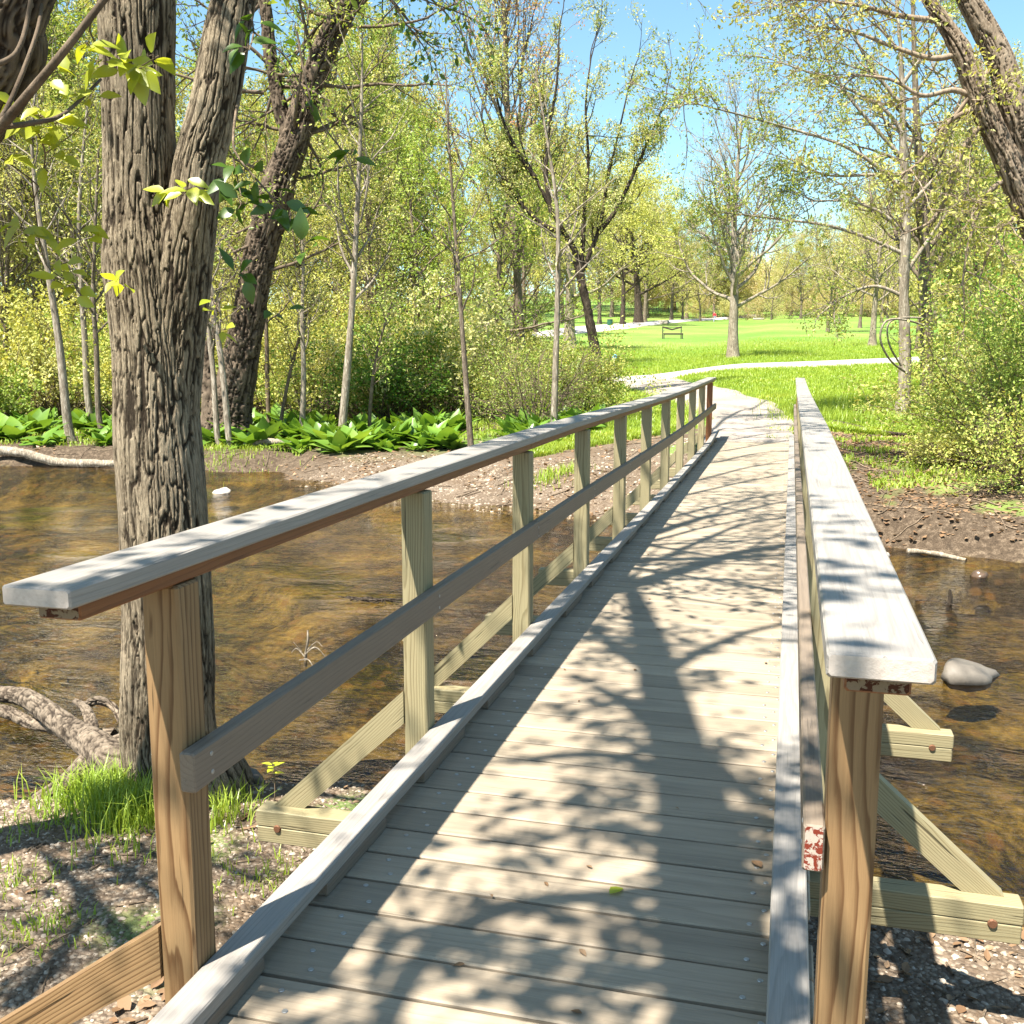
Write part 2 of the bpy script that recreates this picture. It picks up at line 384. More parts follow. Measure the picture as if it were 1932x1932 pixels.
def waterm():
    m, nt = nmat('stream_water'); N = NT(nt)
    pos = N.n('ShaderNodeNewGeometry', None, out=0)
    w1 = N.noise(N.vmul(pos, (2.6, 6.0, 1)), 1.0, 3, .55, .8)
    w2 = N.noise(N.vmul(pos, (7, 13, 1)), 1.0, 3, .6, 1.2)
    w3 = N.noise(N.vmul(pos, (.5, .6, 1)), 1.0, 2, .5)
    amp = N.ramp(w3, [(.36, .14), (.62, 1)])
    w4 = N.noise(N.vmul(pos, (17, 34, 1)), 1.0, 2, .6, 1.0)
    h = N.math('MULTIPLY', N.math('ADD', N.math('MULTIPLY', w4, .16), N.math('ADD', N.math('MULTIPLY', w1, 1.0), N.math('MULTIPLY', w2, .5))), amp)
    nb = N.bump(h, 1.0, .13)
    fr = N.n('ShaderNodeFresnel', {'IOR': 1.33, 'Normal': nb})
    fr = N.math('MULTIPLY', fr, 1.0, clamp=True)
    tr = N.n('ShaderNodeBsdfTransparent', {0: (.72, .64, .45, 1)})
    gl = N.n('ShaderNodeBsdfGlossy', {0: (1, 1, 1, 1), 'Roughness': .03, 'Normal': nb})
    N.out(N.n('ShaderNodeMixShader', {0: fr, 1: tr, 2: gl}))
    return m
M['water'] = waterm()

# ------------------------------------------------------------------ mesh primitives
def board(mb, p0, p1, w, t, side, ch=.004, m=0, seg=1, dz=None, end_m=None):
    """a sawn board from p0 to p1 (centre line); w is its size along `side`, t along the remaining axis"""
    p0, p1, side = np.asarray(p0, float), np.asarray(p1, float), np.asarray(side, float)
    d = p1 - p0; L = np.linalg.norm(d); d /= L
    side = side - d * side.dot(d); side /= np.linalg.norm(side); up = np.cross(d, side)
    a, b = w / 2, t / 2
    sec = np.array([(-a + ch, -b), (a - ch, -b), (a, -b + ch), (a, b - ch), (a - ch, b), (-a + ch, b), (-a, b - ch), (-a, -b + ch)])
    st = [(0, 1 - ch / min(a, b) * .9)] + [(ch + (L - 2 * ch) * i / seg, 1) for i in range(seg + 1)] + [(L, 1 - ch / min(a, b) * .9)]
    vs, wcs = [], []
    ro = np.array((rng.uniform(0, 40), rng.uniform(-.09, .09), rng.uniform(.02, .1) * rng.choice([-1, 1])))
    for l, k in st:
        for (u, v) in sec:
            u2, v2 = (u, v) if k == 1 else (np.sign(u) * (abs(u) - ch * .8), np.sign(v) * (abs(v) - ch * .8))
            q = p0 + d * l + side * u2 + up * v2
            if dz is not None: q = q + np.array((0, 0, dz(q[1])))
            vs.append(q); wcs.append(ro + (l, u2, v2))
    n = len(st); q = []
    for i in range(n - 1):
        for j in range(8):
            q.append((i * 8 + j, i * 8 + (j + 1) % 8, (i + 1) * 8 + (j + 1) % 8, (i + 1) * 8 + j))
    e = (n - 1) * 8
    caps = [(0, 7, 6, 5), (0, 5, 4, 1), (1, 4, 3, 2), (e, e + 1, e + 4, e + 5), (e + 1, e + 2, e + 3, e + 4), (e + 5, e + 6, e + 7, e)]
    mb.add(vs, q, None, m, wcs)
    # end caps share the verts just added
    base = mb.n - len(vs)
    mb.q.append(np.asarray(caps, np.int32) + base); mb.qm.append(np.full(6, m if end_m is None else end_m, np.int32))
def disc(mb, c, r, h, m=0, n=8, axis=(0, 0, 1)):
    axis = np.asarray(axis, float); axis /= np.linalg.norm(axis)
    a = np.cross(axis, (1, 0, 0) if abs(axis[0]) < .9 else (0, 1, 0)); a /= np.linalg.norm(a); b = np.cross(axis, a)
    an = np.arange(n) * 2 * math.pi / n
    ring = np.cos(an)[:, None] * a + np.sin(an)[:, None] * b
    v = np.concatenate([c + ring * r, c + ring * r * .8 + axis * h, [np.asarray(c) + axis * h]])
    q = [(i, (i + 1) % n, n + (i + 1) % n, n + i) for i in range(n)]
    t = [(n + i, n + (i + 1) % n, 2 * n) for i in range(n)]
    mb.add(v, q, t, m)
def tubes(mb, pts, rad, sides, m=0, cap=False):
    """pts (B,n,3), rad (B,n)"""
    pts = np.asarray(pts, float); rad = np.asarray(rad, float)
    if pts.ndim == 2: pts = pts[None]; rad = rad[None]
    B, n, _ = pts.shape
    tg = np.gradient(pts, axis=1); tg /= np.maximum(np.linalg.norm(tg, axis=2, keepdims=True), 1e-9)
    mean = tg.mean(1); ax = np.argmin(np.abs(mean), axis=1); ref = np.eye(3)[ax][:, None, :]
    a = np.cross(tg, ref); a /= np.maximum(np.linalg.norm(a, axis=2, keepdims=True), 1e-9); b = np.cross(tg, a)
    an = np.arange(sides) * 2 * math.pi / sides
    v = pts[:, :, None, :] + rad[:, :, None, None] * (np.cos(an)[None, None, :, None] * a[:, :, None, :] + np.sin(an)[None, None, :, None] * b[:, :, None, :])
    idx = np.arange(B * n * sides).reshape(B, n, sides)
    nx = np.roll(idx, -1, axis=2)
    q = np.stack([idx[:, :-1], nx[:, :-1], nx[:, 1:], idx[:, 1:]], axis=-1).reshape(-1, 4)
    mb.add(v.reshape(-1, 3), q, None, m)
def unit(v): return v / np.maximum(np.linalg.norm(v, axis=-1, keepdims=True), 1e-9)
def leaves(mb, pos, size, m=0, bias=None, g=None, width=.5, flat=False):
    """one folded four-sided leaf at each position"""
    g = g or rng
    pos = np.asarray(pos, float); n = len(pos)
    if n == 0: return
    a = unit(g.normal(size=(n, 3)) + (np.array((0, 0, -.35)) if bias is None else bias))
    b = unit(np.cross(a, g.normal(size=(n, 3))))
    if flat:
        a[:, 2] *= .22; a = unit(a); b = unit(np.cross(a, np.array((0, 0, 1.)) + g.normal(size=(n, 3)) * .3))
    c = np.cross(a, b)
    s = (size * g.uniform(.6, 1.35, n))[:, None]
    v = np.stack([pos, pos + a * s * .5 + b * s * width * .5 + c * s * .1, pos + a * s, pos + a * s * .5 - b * s * width * .5 + c * s * .1], axis=1)
    mb.add(v.reshape(-1, 3), np.arange(n * 4).reshape(n, 4), None, m)
def bigleaf(mb, base, axis, normal, L, Wd, m=0, droop=.25):
    """a pointed leaf with a midrib fold, 11 verts"""
    axis = unit(np.asarray(axis, float)); normal = unit(np.asarray(normal, float) - axis * np.dot(normal, axis)); side = np.cross(axis, normal)
    tt = [0, .18, .42, .68, .88, 1]; ww = [.0, .62, 1, .72, .3, 0]
    v, q, t = [], [], []
    for k, (u, w) in enumerate(zip(tt, ww)):
        c = np.asarray(base) + axis * L * u - normal * L * droop * u * u
        if k in (0, 5): v.append(c)
        else: v += [c - side * w * Wd / 2 + normal * w * Wd * .13, c, c + side * w * Wd / 2 + normal * w * Wd * .13]
    t += [(0, 2, 1), (0, 3, 2)]
    for k in range(3):
        o = 1 + k * 3; q += [(o, o + 1, o + 4, o + 3), (o + 1, o + 2, o + 5, o + 4)]
    t += [(10, 11, 13), (11, 12, 13)]
    mb.add(v, q, t, m)

# ------------------------------------------------------------------ tree builder
def grow(seed, path=None, Ht=10, r0=.2, n1=16, first=.25, ang=(35, 65), len1=.42, trop=.05, lv=3, kids=(5, 5), wob=.12, taper=.18,
         leaf=.09, lpt=5, spread=.18, tip=True, cone=.55, lat_bias=None, twig_r=.006, extra=None, top_leaf=0.0, crook=.03, flare=1.5, kid_len=.5):
    """returns (list of tubes per level, leaf positions); trunk is a curve from the origin"""
    g = np.random.default_rng(seed)
    if path is None:
        n = 22; p = np.zeros((n, 3)); d = np.array((0, 0, 1.0))
        for i in range(1, n):
            d = unit(d + g.normal(size=3) * crook * np.array((1, 1, .2))); d[2] = max(d[2], .4)
            p[i] = p[i - 1] + d * Ht / (n - 1)
        r = r0 * (1 - (1 - taper) * np.linspace(0, 1, n) ** .9)
    else:
        q = np.array([x[:3] for x in path]); rr = np.array([x[3] for x in path])
        k = len(q); n = max(22, k * 5); u = np.linspace(0, k - 1, n)
        # Catmull-Rom
        p = np.zeros((n, 3)); r = np.interp(u, np.arange(k), rr)
        for i, uu in enumerate(u):
            a = min(int(uu), k - 2); f = uu - a
            p0, p1, p2, p3 = q[max(a - 1, 0)], q[a], q[a + 1], q[min(a + 2, k - 1)]
            p[i] = .5 * (2 * p1 + (p2 - p0) * f + (2 * p0 - 5 * p1 + 4 * p2 - p3) * f * f + (3 * p1 - p0 - 3 * p2 + p3) * f ** 3)
        Ht = np.linalg.norm(np.diff(p, axis=0), axis=1).sum()
    zz = np.linspace(0, 1, n)
    r = r * (1 + (flare - 1) * np.exp(-zz * Ht / max(2.2 * r[0], .05)))
    lev = [[(p, r)], [], [], []]
    NP = (0, 10, 7, 5)
    lp = []
    def sub(p, d, L, rr, l):
        n = NP[l]; pts = np.zeros((n, 3)); pts[0] = p
        for i in range(1, n):
            d = unit(d + g.normal(size=3) * wob * (1.0 if l == 1 else 1.5) + np.array((0, 0, trop)))
            pts[i] = pts[i - 1] + d * L / (n - 1)
        rad = rr * (1 - .75 * np.linspace(0, 1, n))
        lev[l].append((pts, np.maximum(rad, twig_r * .5)))
        return pts, rad
    stack = []
    for i in range(n1):
        f = first + (1 - first) * (i + g.uniform(0, 1)) / n1
        k = min(int(f * (n - 1)), n - 2); tp = p[k] + (p[k + 1] - p[k]) * (f * (n - 1) - k)
        tdir = unit(p[k + 1] - p[k])
        az = i * 2.399 + g.uniform(-.5, .5); th = R_(g.uniform(*ang))
        hv = np.array((math.cos(az), math.sin(az), 0)); hv = unit(hv - tdir * hv.dot(tdir))
        if lat_bias is not None: hv = unit(hv + np.asarray(lat_bias))
        d = unit(tdir * math.cos(th) + hv * math.sin(th))
        L = Ht * len1 * (1 - cone * (f - first) / (1 - first)) * g.uniform(.75, 1.2)
        stack.append((tp, d, L, min(r[k] * .5, max(L * .022, twig_r * 1.5)), 1))
    for e in (extra or []): stack.append(e)
    while stack:
        tp, d, L, rr, l = stack.pop()
        pts, rad = sub(tp, d, L, rr, l)
        if l < lv:
            kk = kids[l - 1]; kk = max(2, int(round(kk * g.uniform(.75, 1.3))))
            for j in range(kk):
                f = .22 + .78 * (j + g.uniform(0, 1)) / kk
                a = min(int(f * (len(pts) - 1)), len(pts) - 2)
                q = pts[a] + (pts[a + 1] - pts[a]) * (f * (len(pts) - 1) - a); td = unit(pts[a + 1] - pts[a])
                hv = unit(np.cross(td, g.normal(size=3))); th = R_(g.uniform(25, 60))
                stack.append((q, unit(td * math.cos(th) + hv * math.sin(th)), L * kid_len * (1 - .45 * f) * g.uniform(.7, 1.25), max(rad[a] * .6, twig_r), l + 1))
        if l == lv:
            m = max(1, int(g.poisson(lpt)))
            tt = g.uniform(.15, 1.05, m) * (len(pts) - 1)
            a = np.minimum(tt.astype(int), len(pts) - 2)
            q = pts[a] + (pts[a + 1] - pts[a]) * (tt - a)[:, None]
            lp.append(q + g.normal(size=(m, 3)) * spread * .5)
    return lev, (np.concatenate(lp) if lp else np.zeros((0, 3))), g
SIDES = (12, 6, 4, 3)
def tree_mb(lev, sides=SIDES):
    mb = MB()
    for l, bs in enumerate(lev):
        if bs:
            tubes(mb, np.stack([b[0] for b in bs]), np.stack([b[1] for b in bs]), sides[l])
    return mb
def tree(name, label, cat, loc, bark, leafmat, group=None, rz=0, leaf=.09, sides=SIDES, **kw):
    lev, lp, g = grow(leaf=leaf, **kw)
    root = empty(name, loc, label, cat, group, rz)
    tree_mb(lev, sides).build('trunk', M[bark], root, True)
    if len(lp):
        mb = MB(); mats = leafmat if isinstance(leafmat, (list, tuple)) else [leafmat]
        pick = g.integers(0, len(mats), len(lp))
        for i in range(len(mats)): leaves(mb, lp[pick == i], leaf, i, g=g)
        mb.build('crown', [M[x] for x in mats], root)
    return root, lev, lp

# ================================================================== THE SETTING
def sinhgrid(n, a, Rr, c):
    u = np.linspace(-1, 1, n); return c + Rr * np.sinh(u * a) / math.sinh(a)
def build_ground():
    nx, ny = 620, 640
    xs = sinhgrid(nx, 5.6, 420, -1.5); ys = sinhgrid(ny, 5.3, 420, 8.5)
    X, Y = np.meshgrid(xs, ys)
    Z = height(X, Y)
    me_v = np.stack([X, Y, Z], -1).reshape(-1, 3)
    i = np.arange(nx * ny).reshape(ny, nx)
    q = np.stack([i[:-1, :-1], i[:-1, 1:], i[1:, 1:], i[1:, :-1]], -1).reshape(-1, 4)
    mb = MB(); mb.add(me_v, q); o = mb.build('ground', M['ground'], None, True)
    n1 = fbm(X * .9, Y * .9, 3, 3, 5) - .5
    sn, sf = y_near(X) + n1 * .5 - Y, Y - (y_far(X) + n1 * 1.0)
    F, L = fwd(X, Y), lat(X, Y); xc = L / np.maximum(F, 1)
    nz = fbm(X * .7, Y * .7, 1, 4, 21) - .5
    grass = sstep(19.6, 21.6, F + nz * 3) * sstep(-.02, .05, xc + nz * .1) * (1 - sstep(.30, .40, xc + nz * .12) * sstep(36, 24, F))
    grass = np.where(sf > 1.5, grass, 0)
    floodg = sstep(.48, .60, fbm(X * .35, Y * .35, 2, 3, 30)) * .55 * (sf > 2) * (xc < .02)
    grass = np.maximum(grass, floodg)
    grass = np.maximum(grass, .75 * sstep(.5, .62, fbm(X * 1.1, Y * 1.1, 4, 3, 33)) * (sf > .9) * (xc > .15) * (F < 26))
    grass = np.maximum(grass, .5 * sstep(.60, .70, fbm(X * 1.6, Y * 1.6, 4, 3, 35)) * (sn > .5))
    gravel = np.clip(sstep(.05, .4, sn) * .95, 0, 1)
    bar = np.exp(-((X + 5.0) / 4.3) ** 4) * sstep(0.05, .5, sf) * sstep(22.5, 20, F)
    gravel = np.maximum(gravel, bar * .9)
    gravel = gravel * (.55 + .45 * sstep(.36, .55, fbm(X * 1.3, Y * 1.3, 8, 4, 44)))
    bed = sstep(.02, -.06, np.maximum(sn, sf)) 
    grass = grass * (1 - np.clip(bar * 1.2, 0, 1) * (xc < .12))
    c = np.stack([grass, gravel, bed, np.ones_like(bed)], -1).astype(np.float32)
    a = o.data.color_attributes.new('mask', 'FLOAT_COLOR', 'POINT'); a.data.foreach_set('color', c.ravel())
    return tag(o, kind='structure')
ground_o = build_ground()

wm = MB(); xs = np.linspace(-70, 60, 66); ys = np.linspace(-2, 21, 24)
Xw, Yw = np.meshgrid(xs, ys); iw = np.arange(Xw.size).reshape(Xw.shape)
wm.add(np.stack([Xw, Yw, np.full_like(Xw, WATER)], -1).reshape(-1, 3), np.stack([iw[:-1, :-1], iw[:-1, 1:], iw[1:, 1:], iw[1:, :-1]], -1).reshape(-1, 4))
tag(wm.build('water', M['water'], None, True), kind='structure')

def ribbon(name, pts, wid, mat, lift=.02, cross=9, wig=.12, per=.35):
    """a path draped over the ground along pts (X,Y)"""
    pts = np.asarray(pts, float); wid = np.asarray(wid, float)
    s = np.concatenate([[0], np.cumsum(np.linalg.norm(np.diff(pts, axis=0), axis=1))])
    n = max(12, int(s[-1] / per)); u = np.linspace(0, s[-1], n)
    def cr(vals):
        k = np.clip(np.searchsorted(s, u, 'right') - 1, 0, len(s) - 2); f = (u - s[k]) / (s[k + 1] - s[k])
        g_ = lambda i: vals[np.clip(i, 0, len(s) - 1)]
        f_ = f[:, None] if vals.ndim == 2 else f
        p0, p1, p2, p3 = g_(k - 1), g_(k), g_(k + 1), g_(k + 2)
        return .5 * (2 * p1 + (p2 - p0) * f_ + (2 * p0 - 5 * p1 + 4 * p2 - p3) * f_ ** 2 + (3 * p1 - p0 - 3 * p2 + p3) * f_ ** 3)
    c = cr(pts); w = np.interp(u, s, wid)
    t = np.gradient(c, axis=0); t /= np.linalg.norm(t, axis=1, keepdims=True); nrm = np.stack([t[:, 1], -t[:, 0]], 1)
    k = np.linspace(-.5, .5, cross)
    ed = np.stack([(fbm(u * .9, 0 * u, 5, 3, 51) - .5), (fbm(u * .9, 0 * u, 9, 3, 52) - .5)], 1) * wig * 2
    off = k[None, :] * w[:, None] + np.where(k[None, :] < 0, ed[:, :1], ed[:, 1:]) * np.abs(k[None, :]) * 2 * w[:, None]
    q = c[:, None, :] + off[..., None] * nrm[:, None, :]
    z = height(q[..., 0], q[..., 1], detail=False) + lift + .0 * off
    z[:, 0] -= lift + .03; z[:, -1] -= lift + .03
    i = np.arange(n * cross).reshape(n, cross)
    mb = MB(); mb.add(np.concatenate([q, z[..., None]], -1).reshape(-1, 3), np.stack([i[:-1, :-1], i[:-1, 1:], i[1:, 1:], i[1:, :-1]], -1).reshape(-1, 4))
    return tag(mb.build(name, M[mat], None, True), kind='structure')
def gp(x, F): return P(x, 665, F)[:2]
ribbon('path', [(-.62, 17.2), (-.62, 19.0), gp(1415, 22.5), gp(1385, 26), gp(1320, 30), gp(1262, 34), gp(1225, 38), gp(1205, 41.5)],
       [1.5, 1.7, 2.0, 2.5, 2.6, 2.3, 2.2, 2.4], 'dirt', .05, 13, .10)
ribbon('lawn_path', [gp(1060, 39.2), gp(1190, 40.2), gp(1350, 41.6), gp(1520, 43.4), gp(1700, 46.5), gp(1950, 52), gp(2300, 60)], [2.6] * 7, 'pave', .09, 7, .02, .8)
ribbon('far_path', [gp(700, 66), gp(900, 80), gp(1030, 100), gp(1120, 124), gp(1210, 150), gp(1300, 182), gp(1420, 215)], [3, 3.2, 4.2, 8, 5, 4, 4], 'pave', .25, 5, .03, 2)

# ================================================================== THE FOOTBRIDGE
Y0, DY, NPOST = 1.90, 1.524, 11
LX, RX = -1.282, .137
def zc(Y): return float(np.interp(Y, [1.5, 3.5, 6, 8.5, 11, 13, 15, 17.7], [0, .006, .010, -.008, -.024, -.025, -.014, .006]))
def zk(Y): return .3 * zc(Y) + .085 * max(0, (Y - 15.2) / 2.6) ** 2
YEND = Y0 + DY * (NPOST - 1) + .42
br = empty('footbridge', (-.6, 1.5, 0), 'long wooden footbridge with post-and-rail sides crossing the brown stream', 'footbridge')
BO = np.array((.6, -1.5, 0))   # parts are written in world coordinates, offset to the root
def bpart(name, mb, mats, label=None):
    for v in mb.v: v += BO.astype(np.float32)
    o = mb.build(name, mats, br, False, None, True)
    if label: o['label'] = label
    return o
mb = MB(); pitch = .1565; y = -.9
while y < YEND + .25:
    dx0, dx1 = rng.normal(0, .006), rng.normal(0, .006); sk = rng.normal(0, .0012)
    pv = rng.uniform(0, 1)
    board(mb, (-1.245 + dx0, y + sk, -.0195), (.105 + dx1, y - sk, -.0195 + rng.normal(0, .0006)), .1432 + rng.normal(0, .0014), .038, (0, 1, 0), .0045)
    for xx in (-1.075, -1.035, -.045, -.012):
        if xx in (-1.075, -.012): yy = y + .038 + rng.normal(0, .004)
        else: yy = y - .036 + rng.normal(0, .004)
        disc(mb, np.array((xx + rng.normal(0, .004), yy, .0004)), .0078, .0018, 1)
    y += pitch
bpart('deck', mb, [M['deckw'], M['screw']])
for X in (LX, RX):
    for k in range(NPOST):
        yy = Y0 + DY * k
        mb = MB(); zt = 1.035 - .037 - .037
        board(mb, (X, yy, -.42), (X, yy, zt - .001), .0889, .0889, (1, 0, 0), .006, 0, 1)
        mt = 'post_o' if k == 0 else ('cedar' if k == NPOST - 1 else 'post_y')
        lb = {0: 'orange-brown pine post at the near end', NPOST - 1: 'reddish brown post at the far end'}.get(k)
        bpart('post', mb, M[mt], lb)
joints = [Y0 - .40, Y0 + DY * 2, Y0 + DY * 5, Y0 + DY * 8, YEND]
for X, cx in ((LX, -1.289), (RX, .136)):
    if X > 0: joints = [Y0 - .445] + joints[1:]
    for a, b in zip(joints[:-1], joints[1:]):
        mb = MB(); board(mb, (cx, a + (.0015 if a > 2 else 0), 1.035 - .0185), (cx, b, 1.035 - .0185), .145, .037, (1, 0, 0), .004, 0, 10, zc, 1 if a < 2 else None)
        bpart('cap_rail', mb, [M['cap'], M['pale_end']])
        mb = MB(); n0 = a + (.055 if a < 2 else .0015)
        board(mb, (cx + .002, n0, 1.035 - .0375 - .018), (cx + .002, b, 1.035 - .0375 - .018), .092, .035, (1, 0, 0), .004, 0, 10, zc, 1)
        bpart('nailer', mb, [M['cedar'], M['nailer_end']])
    s = 1 if X < 0 else -1
    for a, b in zip([Y0 - .07] + joints[1:-1], joints[1:]):
        mb = MB(); xm = X + s * (.0445 + .0195)
        board(mb, (xm, a + (.0015 if a > 2 else 0), .556), (xm, b, .556), .038, .090, (1, 0, 0), .004, 0, 8, zc, 2 if s < 0 else None)
        for k in range(NPOST):
            yy = Y0 + DY * k
            if a <= yy <= b:
                for zz in (.535, .578): disc(mb, np.array((xm + s * .019, yy + rng.normal(0, .004), zz)), .006, .0015, 1, 8, (s, 0, 0))
        o = bpart('mid_rail', mb, [M['rail'], M['screw'], M['sealed_end']])
    # toe board lying on spacer blocks
    xk = X + s * (.0455 + .0445)
    for a, b in zip([-.9] + joints[1:-1], joints[1:-1] + [YEND + .12]):
        mb = MB(); board(mb, (xk, a + .0015, .058), (xk, b, .058), .089, .037, (1, 0, 0), .004, 0, 8, zk if X < 0 else zc)
        bpart('curb_rail', mb, M['cap'])
    yy = -.7
    while yy < YEND - .2:
        mb = MB(); ln = .42 + rng.uniform(-.04, .04)
        board(mb, (xk, yy, .0195), (xk, yy + ln, .0195), .085, .037, (1, 0, 0), .003)
        bpart('spacer_block', mb, M['rail']); yy += .762
for X in (-1.16, -.58, 0.0):
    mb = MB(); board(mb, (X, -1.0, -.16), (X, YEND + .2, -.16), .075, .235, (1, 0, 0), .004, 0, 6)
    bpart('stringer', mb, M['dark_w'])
for k in range(NPOST):
    yy = Y0 + DY * k - .06
    xl, xr = -1.90 - rng.uniform(0, .02), .765 + rng.uniform(0, .02)
    if k == 0: xl, xr = -2.02, .86
    mb = MB()
    board(mb, (xl, yy, -.315), (xr, yy, -.315), .088, .064, (0, 1, 0), .004)
    board(mb, (xl + .004, yy, -.380), (xr - .003, yy, -.380), .088, .064, (0, 1, 0), .004)
    for xx in (xl + .09, xr - .09):
        disc(mb, np.array((xx, yy - .045, -.35)), .016, .006, 1, 10, (0, -1, 0))
    bpart('outrigger_beam', mb, [M['post_y'], M['rust']])
    for s, X, xe in ((-1, LX, xl), (1, RX, xr)):
        mb = MB(); x0 = X + s * .0455; zt = .23 + rng.normal(0, .012); zb = -.282
        if k == 0: zt = .17
        # the lower end is sawn level to sit on the beam, the upper end plumb to meet the post
        xo, vg = xe - s * .05, .125
        A, B_, C_, D_ = (xo, zb), (xo - s * vg * 1.02, zb), (x0, zt - vg), (x0, zt)
        th = .026; yc_ = yy + .038; ax = unit(np.array((D_[0] - A[0], 0, D_[1] - A[1]))); nr = np.array((-ax[2], 0, ax[0]))
        ro = np.array((rng.uniform(0, 40), rng.uniform(-.08, .08), rng.uniform(.03, .09)))
        corners = np.array([(p[0], yc_ + q * th, p[1]) for q in (-1, 1) for p in (A, B_, C_, D_)])
        wcs = np.array([ro + ((c - corners[0]).dot(ax), (c - corners[0]).dot(nr), c[1] - yc_) for c in corners])
        qs = [(0, 1, 2, 3), (7, 6, 5, 4), (0, 4, 5, 1), (1, 5, 6, 2), (2, 6, 7, 3), (3, 7, 4, 0)]
        if s > 0: qs = [q[::-1] for q in qs]
        mb.add(corners, qs, None, 0, wcs)
        bpart('knee_brace', mb, M['post_o'] if k == 0 else M['post_y'])
# a stout timber sill and its stub post under the near right corner
mb = MB(); board(mb, (-1.5, 2.62, -.56), (.42, 2.62, -.56), .16, .17, (0, 1, 0), .006); bpart('sill_beam', mb, M['post_y'])
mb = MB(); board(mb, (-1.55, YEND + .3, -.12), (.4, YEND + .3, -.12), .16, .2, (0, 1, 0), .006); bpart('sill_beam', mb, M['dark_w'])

# ================================================================== TREES CLOSE TO THE CAMERA
def deckpt(x, y, h):
    """the point h above the deck whose sun shadow falls on photo point (x, y) of the deck"""
    xc, yc = (x - 966) / 1932, (y - 966) / 1932
    d = VF + xc * VR - yc * VU; q = np.array((0, 0, H)) - d * (H / d[2])
    return q - np.array((.22, .45, -1.0)) * h
def spline(q, n):
    q = np.asarray(q, float); k = len(q); u = np.linspace(0, k - 1, n); a = np.minimum(u.astype(int), k - 2); f = (u - a)[:, None]
    g_ = lambda i: q[np.clip(i, 0, k - 1)]
    p0, p1, p2, p3 = g_(a - 1), g_(a), g_(a + 1), g_(a + 2)
    return .5 * (2 * p1 + (p2 - p0) * f + (2 * p0 - 5 * p1 + 4 * p2 - p3) * f ** 2 + (3 * p1 - p0 - 3 * p2 + p3) * f ** 3)
def bark_tube(mb, pr, nz, nt, amp=.013, kx=24, kz=3.4, seed=0, m=0):
    """a thick stem with furrows modelled into the surface; pr rows are x y z r"""
    c = spline(pr, nz); p, r = c[:, :3], c[:, 3]
    tg = unit(np.gradient(p, axis=0)); a = unit(np.cross(tg, (0, 1, 0))); b = np.cross(tg, a)
    th = np.arange(nt) * 2 * math.pi / nt
    s = np.concatenate([[0], np.cumsum(np.linalg.norm(np.diff(p, axis=0), axis=1))])
    dirv = np.cos(th)[None, :, None] * a[:, None, :] + np.sin(th)[None, :, None] * b[:, None, :]
    X = np.cos(th)[None, :] * r[:, None]; Yy = np.sin(th)[None, :] * r[:, None]; Z = np.repeat(s[:, None], nt, 1)
    wx = (fbm(X * 6, Yy * 6, Z * 2, 2, seed + 3) - .5) * .9
    n1 = vnoise(X * kx + wx * 2, Yy * kx, Z * kz + wx, seed); n2 = vnoise(X * kx * 2.1, Yy * kx * 2.1 + wx, Z * kz * 2.4, seed + 1)
    n3 = vnoise(X * kx * 4.5, Yy * kx * 4.5, Z * kz * 6, seed + 2)
    rd = np.clip(np.abs(n1 - .5) * 3.2, 0, 1) * .4 + np.clip(np.abs(n2 - .5) * 3, 0, 1) * .3 + n3 * .45
    lump = (fbm(X * 3, Yy * 3, Z * 1.2, 2, seed + 7) - .5) * .05
    # plates parted by narrow dark cracks
    wy = (fbm(X * 11, Yy * 11, Z * 5, 2, seed + 11) - .5) * 1.1 + (vnoise(X * 70, Yy * 70, Z * 45, seed + 12) - .5) * .35
    c1 = np.exp(-((vnoise(X * kx + wy, Yy * kx - wy, Z * kz + wx * 2, seed + 4) - .5) / .062) ** 2)
    c2 = np.exp(-((vnoise(X * kx * 1.7 - wy, Yy * kx * 1.7, Z * kz * 2.3, seed + 5) - .5) / .07) ** 2) * .75
    crack = np.clip(1.25 * np.maximum(c1, c2 * (vnoise(X * kx * .5, Yy * kx * .5, Z * kz, seed + 6) > .42)), 0, 1)
    d = (rd - .55) * amp * .8 - crack * amp * 1.7 + lump * r[:, None] * 3
    v = p[:, None, :] + dirv * (r[:, None] + d)[..., None]
    i = np.arange(nz * nt).reshape(nz, nt); nx = np.roll(i, -1, 1)
    mb.add(v.reshape(-1, 3), np.stack([i[:-1], nx[:-1], nx[1:], i[1:]], -1).reshape(-1, 4), None, m, np.repeat(crack.reshape(-1, 1), 3, 1))
def PR(x, y, F, w):
    """photo point plus the stem's width in photo pixels -> x y z radius"""
    return np.array((*P(x, y, F), w / 1932 * F / 2))
def rel(rows, base): return [np.concatenate([np.asarray(r[:3]) - base, [r[3]]]) for r in rows]

